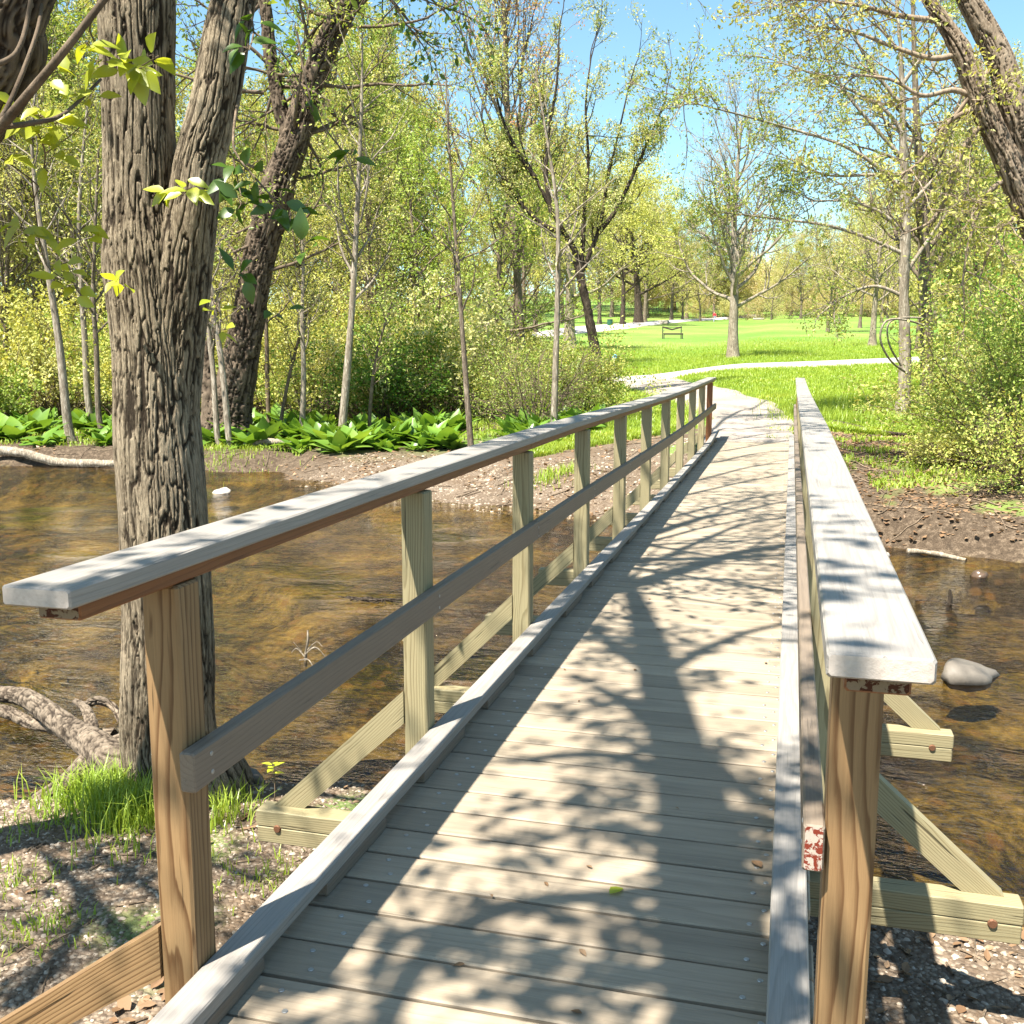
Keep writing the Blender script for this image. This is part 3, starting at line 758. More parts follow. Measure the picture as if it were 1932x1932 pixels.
# --- the furrowed twin-stemmed tree at the water's edge
FT = 5.05
tb = G(322, FT); tb[2] = -.86
root = empty('tree', tb, 'large furrowed grey-brown tree forking into two stems at the near water edge', 'tree')
left = rel([np.array((*(tb + np.array((0, 0, -.15))), .44)), np.array((*(tb + np.array((0, 0, .06))), .31)), PR(322, 1400, FT, 186), PR(319, 1200, FT, 172), PR(309, 1000, FT, 164), PR(298, 820, FT, 156), PR(291, 650, FT, 150),
            PR(275, 500, FT, 152), PR(265, 380, FT, 132), PR(262, 250, FT, 126), PR(260, 120, FT, 126), PR(259, 0, FT, 130), PR(255, -250, FT, 118), PR(268, -560, FT + .2, 100), PR(250, -950, FT + .6, 80), PR(300, -1400, FT + 1, 55), PR(310, -1900, FT + 1.5, 24)], tb)
right = rel([PR(318, 800, FT, 110), PR(326, 640, FT, 118), PR(345, 500, FT - .03, 112), PR(362, 400, FT - .05, 96), PR(378, 300, FT - .05, 90), PR(404, 200, FT - .05, 86), PR(422, 100, FT - .05, 82), PR(441, 0, FT, 78),
             PR(500, -250, FT + .1, 72), PR(600, -600, FT + .4, 60), PR(640, -1000, FT + .8, 48), PR(740, -1500, FT + 1.3, 26)], tb)
mb = MB(); bark_tube(mb, left, 1700, 360, .006, 46, 3.4, 100); bark_tube(mb, right, 1000, 240, .0055, 46, 3.4, 140)
ex = []
for k, (st, lo) in enumerate(((left, 12), (right, 8))):
    for i in range(13):
        j = lo + (i % (len(st) - lo - 1)); f = rng.uniform()
        q = st[j][:3] * (1 - f) + st[j + 1][:3] * f
        az = rng.uniform(0, 6.28); d = unit(np.array((math.cos(az), math.sin(az), rng.uniform(.2, .9))))
        ex.append((q, d, rng.uniform(1.8, 3.6), .035, 1))
for (A, B_, C_, D_, h) in (((1120, 1010), (1230, 985), (1370, 950), (1500, 925), 6.6), ((1180, 965), (1290, 935), (1400, 910), (1500, 890), 7.2), ((1230, 920), (1320, 905), (1420, 880), (1500, 872), 7.6), ((1270, 885), (1350, 872), (1430, 855), (1495, 850), 8.0),
                          ((1300, 860), (1370, 850), (1440, 838), (1490, 832), 8.4), ((1330, 838), (1390, 830), (1450, 820), (1490, 816), 8.8), ((1345, 818), (1400, 812), (1450, 806), (1490, 802), 9.2), ((1210, 1060), (1300, 1030), (1400, 990), (1490, 975), 6.0), ((1380, 790), (1420, 780), (1450, 770), (1480, 765), 9.6)):
    q = [deckpt(*A, h), deckpt(*B_, h + .1), deckpt(*C_, h + .1), deckpt(*D_, h)]; st_ = left[12][:3] * .6 + left[11][:3] * .4
    q = [st_ + np.array((0, 0, (h - 6) * .5))] + [p - tb for p in q]
    c = spline(np.array(q), 44); tubes(mb, c, np.linspace(.05, .018, 44), 6)
    for k in range(9):
        i_ = rng.integers(14, 43); td = unit(c[min(i_ + 1, 43)] - c[i_ - 1]); ex.append((c[i_], unit(td + rng.normal(size=3) * .6), rng.uniform(.6, 1.4), .014, 2))
lev, lp, g = grow(5, [np.array((0, 0, 11.0, .03)), np.array((0, 0, 11.3, .02))], n1=0, extra=ex, lv=3, kids=(6, 5), lpt=6, spread=.2, trop=.02)
for l in (1, 2, 3):
    tubes(mb, np.stack([b[0] for b in lev[l]]), np.stack([b[1] for b in lev[l]]), SIDES[l])
mb.build('trunk', M['bark_furrow'], root, True, None, True)
cm = MB(); leaves(cm, lp, .085); cm.build('crown', M['lf_green'], root)
# exposed roots running left from its foot
def root_part(rows, seed):
    rows = [np.array((*r[:3], r[3] * .86)) for r in rows]; mb = MB(); bark_tube(mb, rel(rows, tb), 170, 48, .005, 34, 9, seed); mb.build('root', M['rootb'], root, True, None, True)
def GR(x, y, z, r):
    xc, yc = (x - 966) / 1932, (y - 966) / 1932; d = VF + xc * VR - yc * VU
    return np.array((*(np.array((0, 0, H)) + d * ((z - H) / d[2])), r))
root_part([GR(300, 1440, -.72, .13), GR(225, 1440, -.72, .125), GR(175, 1405, -.73, .105), GR(130, 1375, -.76, .085), GR(70, 1330, -.80, .078), GR(30, 1312, -.84, .07), GR(-60, 1312, -.9, .06), GR(-180, 1340, -1.0, .04)], 201)
root_part([GR(190, 1415, -.74, .09), GR(160, 1448, -.80, .075), GR(120, 1482, -.84, .06), GR(75, 1510, -.86, .05), GR(20, 1545, -.90, .03)], 202)
root_part([GR(235, 1400, -.70, .06), GR(180, 1410, -.74, .05), GR(172, 1365, -.74, .045), GR(160, 1335, -.74, .035), GR(140, 1322, -.82, .02)], 203)
root_part([GR(160, 1330, -.76, .03), GR(185, 1322, -.76, .035), GR(212, 1332, -.8, .03), GR(230, 1360, -.85, .03)], 204)
root_part([GR(150, 1400, -.86, .05), GR(110, 1375, -.88, .05), GR(60, 1365, -.9, .045), GR(0, 1340, -.92, .05), GR(-90, 1335, -.98, .04)], 207)
root_part([GR(150, 1375, -.8, .05), GR(135, 1365, -.82, .04), GR(180, 1385, -.82, .045), GR(215, 1388, -.82, .05)], 208)
root_part([GR(250, 1480, -.78, .08), GR(205, 1530, -.82, .055), GR(170, 1560, -.86, .03)], 205)
root_part([GR(390, 1470, -.8, .07), GR(430, 1480, -.84, .05), GR(490, 1470, -.92, .03)], 206)

# --- leafy twigs that hang into view from this tree
def twig(parent, base, pts, clusters, mat, r=.006):
    mb = MB()
    for q, rr in pts:
        c = spline(np.array(q) - base, 26); tubes(mb, c, np.linspace(rr, rr * .45, 26), 6)
    for (x, y, F, n, L) in clusters:
        c = P(x, y, F) - base
        for k in range(n):
            ax = unit(rng.normal(size=3) * np.array((1, 1, .55)) + np.array((.15, -.1, -.25)))
            st = c + rng.normal(size=3) * .018
            tubes(mb, np.stack([c, st, st + ax * .02]), np.array((.002, .0016, .0012)), 3)
            bigleaf(mb, st + ax * .015, ax, (rng.normal() * .6, -.9 + rng.normal() * .5, .9), 1.25 * L * rng.uniform(.75, 1.2), 1.25 * L * rng.uniform(.45, .6), 1, rng.uniform(.1, .4))
    mb.build('leafy_twig', [M['bark_twig'], M[mat]], parent, True)
twig(root, tb, [([P(470, 10, 4.9), P(478, 60, 4.7), P(470, 95, 4.6)], .006), ([P(450, 180, 5.0), P(440, 260, 4.8), P(452, 300, 4.7), P(520, 380, 4.6), P(575, 455, 4.55)], .007), ([P(440, 300, 4.7), P(455, 370, 4.65)], .005),
               ([P(520, 380, 4.6), P(500, 440, 4.6), P(460, 510, 4.6)], .004), ([P(560, 60, 5.0), P(590, 200, 4.9), P(650, 290, 4.8)], .006), ([P(478, 60, 4.7), P(540, 110, 4.7), P(590, 210, 4.7)], .005)],
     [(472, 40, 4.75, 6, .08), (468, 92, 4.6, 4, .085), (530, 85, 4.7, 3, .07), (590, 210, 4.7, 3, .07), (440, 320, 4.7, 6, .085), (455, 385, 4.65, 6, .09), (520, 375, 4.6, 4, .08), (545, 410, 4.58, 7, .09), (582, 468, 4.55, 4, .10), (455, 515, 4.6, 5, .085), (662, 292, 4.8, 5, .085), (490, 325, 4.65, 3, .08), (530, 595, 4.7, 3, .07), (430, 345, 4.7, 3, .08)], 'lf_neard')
twig(root, tb, [([P(322, 395, 4.8), P(330, 370, 4.7), P(345, 360, 4.6)], .005)], [(325, 360, 4.65, 6, .085), (355, 357, 4.6, 7, .085)], 'lf_near')
twig(root, tb, [([P(225, 560, 4.75), P(222, 535, 4.65)], .003)], [(222, 532, 4.65, 6, .085)], 'lf_near')
twig(root, tb, [([P(398, 560, 4.9), P(410, 580, 4.7), P(424, 622, 4.75)], .003)], [(408, 578, 4.7, 4, .07), (425, 622, 4.75, 3, .06)], 'lf_near')

def droop(parent, base, lines, mat, L):
    mb = MB()
    for q, F in lines:
        c = spline(np.array([P(x, y, F) - base for x, y in q]), 30); tubes(mb, c, np.linspace(.007, .002, 30), 5)
        for k in range(26):
            i_ = rng.integers(6, 30); st_ = c[i_]; ax = unit(rng.normal(size=3) + np.array((0, 0, -.7)))
            e = st_ + ax * rng.uniform(.02, .12); tubes(mb, np.stack([st_, (st_ + e) / 2, e]), np.array((.0018, .0015, .001)), 3)
            bigleaf(mb, e, ax, rng.normal(size=3), L * rng.uniform(.7, 1.3), L * .55, 1, .2)
    mb.build('leafy_twig', [M['bark_twig'], M[mat]], parent, True)
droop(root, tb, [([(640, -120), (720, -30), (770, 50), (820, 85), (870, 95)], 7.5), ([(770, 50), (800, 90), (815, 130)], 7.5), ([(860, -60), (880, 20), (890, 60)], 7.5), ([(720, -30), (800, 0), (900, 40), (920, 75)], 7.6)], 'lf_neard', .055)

# --- the leaning tree whose trunk crosses the top left corner and shades the bridge
lb = np.array((-4.75, 1.75, 0)); lb[2] = ground(lb[0], lb[1])
root2 = empty('tree', lb, 'dark leaning tree whose bare trunk cuts the top left corner', 'tree')
pa, pb, pc = deckpt(1130, 1120, 4.9), deckpt(1290, 1075, 5.6), deckpt(1440, 1035, 6.3)
st = [np.array((*(lb + np.array((0, 0, -.2))), .26)), np.array((*(lb + np.array((.15, .2, .5))), .2)), np.array((-3.75, 2.8, 1.2, .165)), PR(-48, 180, 4.02, 150), PR(12, 20, 4.0, 132), PR(95, -170, 4.0, 110),
      np.array((*(pa * .35 + P(120, -260, 4.0) * .65), .10)), np.array((*pa, .085)), np.array((*pb, .075)), np.array((*pc, .06)), np.array((*(pc + np.array((.9, .4, .8))), .03))]
st = rel(st, lb)
mb = MB(); bark_tube(mb, st, 800, 130, .008, 36, 3, 300)
br2 = rel([PR(-90, 330, 3.9, 34), PR(0, 240, 3.75, 20), PR(60, 170, 3.65, 16), PR(130, 85, 3.6, 14), PR(200, -5, 3.6, 12), PR(300, -130, 3.6, 9)], lb)
c = spline(br2, 60); tubes(mb, c[:, :3], c[:, 3], 8)
for q in ([P(-20, 255, 3.75), P(20, 190, 3.8), P(70, 60, 3.9), P(80, -20, 4)], [P(0, 240, 3.75), P(60, 232, 3.8), P(120, 215, 3.9), P(190, 150, 4.2)], [P(-30, 130, 3.7), P(30, 100, 3.75), P(55, 20, 3.8), P(60, -60, 3.8)]):
    c = spline(np.array(q) - lb, 24); tubes(mb, c, np.linspace(.011, .006, 24), 6)
ex = []
for i in range(11):
    j = 6 + i % 4; q = st[j][:3] + (st[min(j + 1, len(st) - 1)][:3] - st[j][:3]) * rng.uniform()
    ex.append((q, unit(rng.normal(size=3) + np.array((.2, .5, .3))), rng.uniform(1.0, 2.2), .022, 1))
lev, lp, g = grow(8, [np.array((*st[-1][:3], .02)), np.array((*(st[-1][:3] + .2), .01))], n1=0, extra=ex, lv=3, kids=(4, 4), lpt=3, spread=.16, trop=.0)
for l in (1, 2, 3): tubes(mb, np.stack([b[0] for b in lev[l]]), np.stack([b[1] for b in lev[l]]), SIDES[l])
def gshade(x, y, z, h):
    xc, yc = (x - 966) / 1932, (y - 966) / 1932; d = VF + xc * VR - yc * VU
    return np.array((0, 0, H)) + d * ((z - H) / d[2]) - np.array((.22, .45, -1.0)) * h
for (L, r0) in (([(300, 1840, 4.4), (210, 1740, 4.6), (120, 1640, 4.8), (30, 1560, 5.0)], .06), ([(20, 1900, 4.0), (110, 1800, 4.2), (150, 1690, 4.3), (60, 1590, 4.5)], .05), ([(330, 1700, 4.6), (240, 1640, 4.7), (140, 1560, 4.9)], .035), ([(480, 1640, 5.0), (380, 1610, 5.0), (250, 1575, 5.1)], .03)):
    c = spline([gshade(x, y, -.66, h) - lb for x, y, h in L], 34); tubes(mb, c, np.linspace(r0, .014, 34), 7)
    for k in range(10):
        i_ = rng.integers(6, 33); ex.append((c[i_], unit(rng.normal(size=3) * np.array((1, 1, .4))), rng.uniform(.5, 1.0), .012, 2))
lev, lp2, g = grow(18, [np.array((*st[-1][:3], .02)), np.array((*(st[-1][:3] + .2), .01))], n1=0, extra=ex[11:], lv=3, kids=(4, 4), lpt=4, spread=.16, trop=.0)
for l in (2, 3): tubes(mb, np.stack([b[0] for b in lev[l]]), np.stack([b[1] for b in lev[l]]), SIDES[l])
lp = np.concatenate([lp, lp2])
mb.build('trunk', M['bark_rough'], root2, True, None, True)
cm = MB(); leaves(cm, lp, .085); cm.build('crown', M['lf_green'], root2)
twig(root2, lb, [([P(200, 0, 3.9), P(170, 60, 4.0), P(235, 130, 4.1), P(300, 105, 4.1)], .004), ([P(-20, 240, 3.9), P(40, 215, 3.95), P(110, 225, 4.0)], .004), ([P(60, 230, 4.0), P(85, 290, 4.1), P(70, 360, 4.2), P(40, 425, 4.2)], .004),
                 ([P(85, 290, 4.1), P(150, 240, 4.1), P(180, 180, 4.1)], .003), ([P(-10, 290, 4.1), P(60, 340, 4.2), P(120, 400, 4.2), P(160, 450, 4.2)], .004), ([P(60, 340, 4.2), P(80, 480, 4.3), P(110, 520, 4.3), P(150, 535, 4.3)], .003), ([P(120, 400, 4.2), P(190, 520, 4.3)], .0025)],
     [(250, 120, 4.1, 5, .085), (290, 104, 4.1, 4, .09), (230, 130, 4.1, 6, .085), (265, 128, 4.1, 4, .085), (40, 215, 3.95, 6, .08), (75, 220, 3.97, 5, .085), (105, 232, 4.0, 5, .08), (60, 262, 4.05, 4, .075), (40, 428, 4.2, 7, .09), (60, 440, 4.2, 4, .08), (150, 440, 4.2, 5, .08), (135, 520, 4.3, 5, .07), (105, 500, 4.3, 4, .07), (140, 545, 4.3, 4, .07), (95, 300, 4.1, 4, .07), (170, 180, 4.1, 4, .07), (185, 115, 4.0, 4, .075), (20, 300, 4.0, 4, .07), (110, 140, 3.95, 4, .075), (165, 80, 3.95, 4, .08), (105, 270, 4.1, 3, .07)], 'lf_near')

# --- the tree behind the viewer: its limbs lay the broad branching shade on the near deck
sb = np.array((-1.9, -2.9, 0)); sb[2] = ground(sb[0], sb[1]) - .05
root3 = empty('tree', sb, 'tall tree standing behind the viewer, out of frame, whose branches shade the near deck', 'tree')
tr = [np.array((*(sb + np.array((0, 0, -.1))), .26)), np.array((*(sb + np.array((.1, .3, 1.6))), .19)), np.array((*(deckpt(1345, 2020, 4.2) * .7 + sb * .3 + np.array((0, 0, .1))), .14))]
for (x, y, h, r) in ((1370, 1960, 4.5, .15), (1350, 1800, 4.9, .145), (1325, 1650, 5.3, .14), (1305, 1500, 5.8, .125), (1262, 1350, 6.4, .11), (1222, 1200, 7.0, .09), (1190, 1110, 7.6, .065), (1165, 1050, 8.2, .035)):
    tr.append(np.array((*deckpt(x, y, h), r)))
mb = MB(); bark_tube(mb, rel(tr, sb), 260, 28, .008, 16, 3, 400)
lims = [[(1310, 1670, 5.25, .05), (1180, 1688, 5.2, .042), (1040, 1698, 5.15, .04), (930, 1722, 5.1, .04), (850, 1765, 5.0, .042), (775, 1835, 4.9, .04), (715, 1950, 4.8, .035), (660, 2080, 4.7, .03)],
        [(860, 1760, 5.0, .03), (790, 1755, 5.0, .026), (735, 1790, 4.95, .022), (700, 1880, 4.9, .018)],
        [(1270, 1380, 6.3, .06), (1340, 1440, 6.4, .05), (1420, 1500, 6.5, .045), (1500, 1530, 6.6, .04)],
        [(1290, 1480, 5.9, .05), (1180, 1430, 6.0, .04), (1060, 1425, 6.1, .03), (960, 1440, 6.2, .02)],
        [(1240, 1280, 6.7, .05), (1320, 1230, 6.9, .04), (1420, 1190, 7.1, .03), (1520, 1170, 7.2, .02)],
        [(1225, 1210, 7.0, .04), (1120, 1200, 7.1, .03), (1020, 1210, 7.2, .02)],
        [(1320, 1780, 5.0, .05), (1400, 1740, 5.1, .04), (1480, 1690, 5.2, .03), (1600, 1600, 5.3, .02)],
        [(1330, 1900, 4.6, .05), (1250, 1850, 4.8, .03), (1130, 1850, 4.9, .02)], [(1320, 1560, 5.7, .06), (1390, 1540, 5.8, .05), (1460, 1560, 5.9, .04)], [(1270, 1400, 6.2, .06), (1190, 1330, 6.4, .05), (1130, 1300, 6.6, .03)], [(1340, 1850, 4.8, .08), (1420, 1840, 4.9, .07), (1500, 1860, 5.0, .05)], [(1240, 1270, 6.8, .05), (1170, 1230, 6.9, .04), (1080, 1150, 7.2, .03)], [(1330, 1700, 5.2, .06), (1250, 1590, 5.4, .04), (1120, 1560, 5.5, .03)]]
ex = []
for L in lims:
    c = spline([np.array((*(deckpt(x, y, h) - sb), r)) for x, y, h, r in L], 40); tubes(mb, c[:, :3], c[:, 3], 8)
    for k in range(8):
        i = rng.integers(8, 39); ex.append((c[i, :3], unit(rng.normal(size=3) * np.array((1, 1, .5))), rng.uniform(.3, .7), .009, 2))
lev, lp, g = grow(9, [np.array((*(tr[-1][:3] - sb), .02)), np.array((*(tr[-1][:3] - sb + .2), .01))], n1=0, extra=ex, lv=3, kids=(5, 4), lpt=4.5, spread=.18, trop=0)
for l in (2, 3): tubes(mb, np.stack([b[0] for b in lev[l]]), np.stack([b[1] for b in lev[l]]), SIDES[l])
mb.build('trunk', M['bark_mid'], root3, True)
cm = MB(); leaves(cm, lp, .095, width=.6); cm.build('crown', M['lf_green'], root3)

# ================================================================== TREES BEYOND THE STREAM
def ptree(name, label, x0, F, rows, bark, lf, n1, leaf, seed, cat='tree', base=None, **kw):
    """a tree whose stem follows photo points (x, y, width px) at distance F"""
    b = G(x0, F) if base is None else np.asarray(base, float)
    q = [np.array((0, 0, -.1, rows[0][2] / 1932 * F / 2))] + [np.concatenate([P(x, y, F + (r[0] if r else 0)) - b, [w / 1932 * F / 2]]) for (x, y, w, *r) in rows]
    return tree(name, label, cat, b, bark, lf, path=q, n1=n1, leaf=leaf, seed=seed, **kw)
def limbs(F, b, rows_list):
    out = []
    return out
# crooked dark tree behind the big one
b = G(432, 24.5)
def rows(F, b, L): return [np.concatenate([P(x, y, F) - b, [w / 1932 * F / 2]]) for x, y, w in L]
root = empty('tree', b, 'thick dark crooked tree leaning right behind the big furrowed tree', 'tree')
mb = MB(); F_ = 24.5
bark_tube(mb, [np.array((0, 0, -.2, .75))] + rows(F_, b, [(430, 815, 96), (436, 760, 78), (452, 680, 68), (468, 600, 62), (484, 510, 58), (503, 430, 64), (528, 345, 60), (556, 265, 54), (583, 175, 47), (610, 100, 44), (645, 30, 42), (690, -60, 34), (740, -180, 26), (760, -330, 14)]), 620, 90, .035, 15, 1.7, 500)
bark_tube(mb, rows(F_, b, [(552, 285, 34), (535, 225, 28), (520, 160, 25), (508, 90, 24), (500, 10, 22), (470, -120, 16), (460, -260, 8)]), 260, 36, .02, 16, 2, 520)
bark_tube(mb, [np.array((-.55, -.1, -.2, .55))] + rows(F_, b, [(398, 780, 40), (392, 700, 26), (400, 620, 16), (415, 560, 8)]), 80, 18, .04, 8, 2, 530)
ex = []
for (x, y) in [(500, 430)] * 3 + [(530, 340)] * 4 + [(560, 250)] * 5 + [(590, 160)] * 6 + [(640, 40)] * 6 + [(690, -60)] * 6 + [(515, 150)] * 5 + [(500, 0)] * 6 + [(740, -180)] * 4 + [(480, 520)] * 3:
    ex.append((P(x + rng.normal() * 6, y + rng.normal() * 12, F_) - b, unit(rng.normal(size=3) * np.array((1, .6, .6)) + np.array((.05, 0, .25))), rng.uniform(1.5, 3.6), .05, 1))
lev, lp, g = grow(51, [np.array((0, 0, 12., .03)), np.array((0, 0, 12.2, .02))], n1=0, extra=ex, lv=3, kids=(5, 5), lpt=5, spread=.3, twig_r=.009)
for l in (1, 2, 3): tubes(mb, np.stack([q[0] for q in lev[l]]), np.stack([q[1] for q in lev[l]]), SIDES[l])
mb.build('trunk', M['bark_rough'], root, True, None, True)
cm = MB(); leaves(cm, lp, .11); cm.build('crown', M['lf_green'], root)

# saplings along the far bank
sap = [  # x base, F, stem points, bark, leaf, what singles it out
    (128, 24.0, [(128, 800, 17), (112, 650, 14), (92, 520, 11), (70, 380, 8), (60, 250, 5), (75, 120, 3)], 'bark_pale', 'lf_yellow', 'slim pale sapling leaning left over the skunk cabbages at the left edge'),
    (165, 27.0, [(165, 740, 13), (160, 640, 11), (152, 520, 9), (150, 380, 7), (165, 200, 4)], 'bark_pale', 'lf_yellow', 'pale straight sapling just left of the big furrowed trunk'),
    (186, 26.0, [(186, 780, 11), (182, 660, 10), (176, 560, 8), (180, 420, 6), (186, 280, 3)], 'bark_mid', 'lf_pale', 'thin brown sapling touching the left side of the big trunk in view'),
    (435, 23.0, [(433, 832, 13), (422, 720, 12), (408, 610, 10), (396, 520, 8), (388, 420, 5), (380, 300, 3)], 'bark_pale', 'lf_yellow', 'smooth light sapling in front of the dark crooked trunk, right of a pair'),
    (410, 23.2, [(410, 820, 12), (402, 700, 10), (390, 590, 9), (386, 480, 7), (400, 380, 4)], 'bark_pale', 'lf_yellow', 'smooth light sapling in front of the dark crooked trunk, left of a pair'),
    (503, 27.0, [(505, 740, 9), (503, 640, 8), (500, 520, 6), (508, 380, 4), (500, 250, 2)], 'bark_twig', 'lf_yellow', 'thin brown sapling right of the dark crooked trunk'),
    (570, 24.5, [(571, 800, 12), (573, 700, 10), (570, 610, 8), (572, 500, 6), (566, 380, 3)], 'bark_pale', 'lf_pale', 'short pale sapling between the crooked trunk and the tall straight sapling'),
    (535, 25.0, [(530, 800, 8), (548, 700, 6), (570, 620, 5), (592, 560, 3)], 'bark_twig', 'lf_yellow', 'thin slanting sapling leaning right beside the crooked trunk'),
    (645, 24.0, [(646, 812, 17), (655, 700, 15), (663, 600, 13), (670, 480, 11), (676, 350, 9), (682, 200, 6), (684, 60, 3)], 'bark_pale', 'lf_yellow', 'tall straight sapling with white lower stem and dark upper stem'),
    (696, 24.5, [(697, 800, 8), (703, 720, 7), (715, 650, 5), (740, 570, 3)], 'bark_twig', 'lf_green', 'short thin sapling before the deep green bush'),
    (888, 21.0, [(889, 850, 13), (880, 730, 11), (872, 620, 9), (864, 500, 8), (856, 400, 6), (846, 250, 4), (840, 120, 2)], 'bark_mid', 'lf_yellow', 'very thin tall sapling standing on the edge of the gravel bar'),
    (1045, 22.0, [(1045, 805, 14), (1048, 700, 12), (1051, 600, 11), (1053, 480, 9), (1050, 380, 7), (1030, 250, 5), (1010, 130, 3)], 'bark_pale', 'lf_yellow', 'straight pale sapling rising beside the left handrail'),
]
for i, (x, F, rw, bk, lf, lb_) in enumerate(sap):
    ptree('sapling', lb_, x, F, rw, bk, lf, 16, .085, 600 + i, 'sapling', first=.45, ang=(30, 65), len1=.24, lv=2, kids=(5, 4), lpt=6, spread=.3, cone=.4, twig_r=.006, flare=1.15, sides=(8, 5, 3, 3), group='saplings along the far bank')

# V-crowned tree beside the path
b = G(1128, 31.5); F_ = 31.5
ex = []
def limb(rowsL, r, n):
    c = spline([P(x, y, F_ + (q[0] if q else 0)) - b for x, y, *q in rowsL], n); return c
root = empty('tree', b, 'dark-trunked tree leaning beside the path with wide V-shaped light green crown', 'tree')
mb = MB()
bark_tube(mb, [np.array((0, 0, -.2, .24))] + rows(F_, b, [(1126, 680, 22), (1119, 640, 19), (1110, 590, 18), (1100, 545, 17), (1092, 505, 17), (1082, 470, 13), (1064, 440, 11), (1045, 405, 9), (1030, 375, 8), (1010, 335, 7), (990, 290, 5), (975, 220, 4), (965, 130, 2)]), 130, 14, .02, 9, 2, 700)
Ls = [[(1096, 520), (1112, 480), (1128, 440), (1137, 400), (1146, 340), (1165, 260), (1185, 170)], [(1096, 520), (1100, 450), (1104, 380), (1110, 300), (1105, 200), (1115, 110)], [(1040, 400), (1030, 330), (1035, 250), (1050, 160), (1055, 60)], [(1128, 440), (1160, 400), (1190, 340), (1225, 260), (1255, 190)], [(1060, 440), (1020, 420), (980, 380), (940, 320), (915, 250)], [(1010, 335), (985, 300), (950, 230), (930, 150)]]
for L in Ls:
    c = limb(L, 0, 30); tubes(mb, c, np.linspace(.085, .02, 30), 7)
    for k in range(11):
        i_ = rng.integers(6, 29); td = unit(c[i_ + 1 if i_ < 29 else i_] - c[i_ - 1])
        ex.append((c[i_], unit(td + rng.normal(size=3) * .5), rng.uniform(.7, 1.8), .020, 1))
    ex.append((c[-1], unit(c[-1] - c[-3]), 2.0, .02, 1))
lev, lp, g = grow(71, [np.array((0, 0, 9., .03)), np.array((0, 0, 9.2, .02))], n1=0, extra=ex, lv=3, kids=(6, 6), lpt=8, spread=.16, twig_r=.006, trop=.06)
for l in (1, 2, 3): tubes(mb, np.stack([q[0] for q in lev[l]]), np.stack([q[1] for q in lev[l]]), SIDES[l])
mb.build('trunk', M['bark_dark'], root, True)
cm = MB(); pk = g.integers(0, 3, len(lp)); leaves(cm, lp[pk > 0], .075, 0); leaves(cm, lp[pk == 0], .075, 1); cm.build('crown', [M['lf_pale'], M['lf_green']], root)

tree('tree', 'tall slender tree with reddish spring buds behind the V-crowned tree', 'tree', G(985, 46), 'bark_mid', ['lf_red', 'lf_red', 'lf_bud', 'lf_pale'], seed=72, Ht=19.5, r0=.22, n1=40, first=.22, ang=(15, 34), len1=.42, lv=3, kids=(6, 5), lpt=6, leaf=.13, spread=.3, trop=.10, cone=.6)
tree('tree', 'bare-crowned solitary tree with pale trunk in the middle of the lawn', 'tree', G(1383, 50), 'bark_pale', ['lf_bud'], seed=73, Ht=11.0, r0=.26, n1=34, first=.20, ang=(35, 66), len1=.46, lv=3, kids=(7, 6), lpt=1.6, leaf=.075, spread=.15, trop=.085, cone=.5, flare=1.35, twig_r=.010)
tree('tree', 'small young tree with thin pale trunk on the right of the lawn', 'tree', G(1645, 63), 'bark_pale', ['lf_pale', 'lf_yellow'], seed=74, Ht=9.5, r0=.2, n1=24, first=.26, ang=(40, 75), len1=.42, lv=3, kids=(5, 5), lpt=7, leaf=.13, spread=.35, cone=.5)
tree('tree', 'tree with thick whitish trunk standing left of the lawn beyond the bush', 'tree', G(1075, 66), 'bark_pale', 'lf_yellow', seed=75, Ht=13, r0=.36, n1=24, first=.22, ang=(40, 75), len1=.42, lv=3, kids=(5, 5), lpt=14, leaf=.15, spread=.5)
for i, (x, F, w, lb_) in enumerate(((1174, 138, .55, 'dark-trunked tree at the foot of the far grassy mound, left of two'), (1203, 150, .95, 'thick dark-trunked tree at the foot of the far grassy mound, right of two'))):
    tree('tree', lb_, 'tree', G(x, F), 'bark_dark', 'lf_yellow', seed=76 + i, Ht=20, r0=w * .62, n1=22, first=.2, ang=(45, 80), len1=.45, lv=3, kids=(5, 5), lpt=14, leaf=.3, spread=.9)

# right bank: slender pale tree, its neighbour, and the big leaning tree at the frame's edge
b = G(1703, 23); F_ = 23
root = empty('tree', b, 'slender pale-trunked tree on the right bank whose branches reach over the lawn view', 'tree')
mb = MB()
bark_tube(mb, [np.array((0, 0, -.15, .24))] + rows(F_, b, [(1703, 770, 30), (1706, 730, 24), (1708, 660, 22), (1705, 560, 20), (1708, 460, 19), (1707, 360, 17), (1704, 260, 14), (1702, 170, 11), (1698, 80, 8), (1690, -20, 6), (1680, -130, 3)]), 160, 14, .012, 10, 2, 720)
ex = []
Lr = [[(1706, 560), (1650, 540), (1590, 560), (1540, 600)], [(1706, 480), (1640, 450), (1560, 425), (1480, 415), (1400, 405, -1), (1350, 400, -1.5)], [(1705, 360), (1650, 310), (1580, 270), (1480, 240), (1390, 215, -2), (1290, 190, -3)],
      [(1704, 300), (1650, 240), (1600, 180), (1560, 110), (1530, 30)], [(1707, 440), (1660, 400), (1600, 380), (1520, 380)], [(1702, 200), (1640, 120), (1600, 40), (1560, -40)], [(1706, 400), (1760, 340), (1810, 290), (1850, 240)], [(1702, 160), (1750, 90), (1790, 20)], [(1703, 250), (1660, 200), (1560, 150), (1450, 110)], [(1706, 520), (1760, 440), (1790, 400), (1830, 360)], [(1704, 330), (1640, 330), (1560, 330), (1490, 300)]]
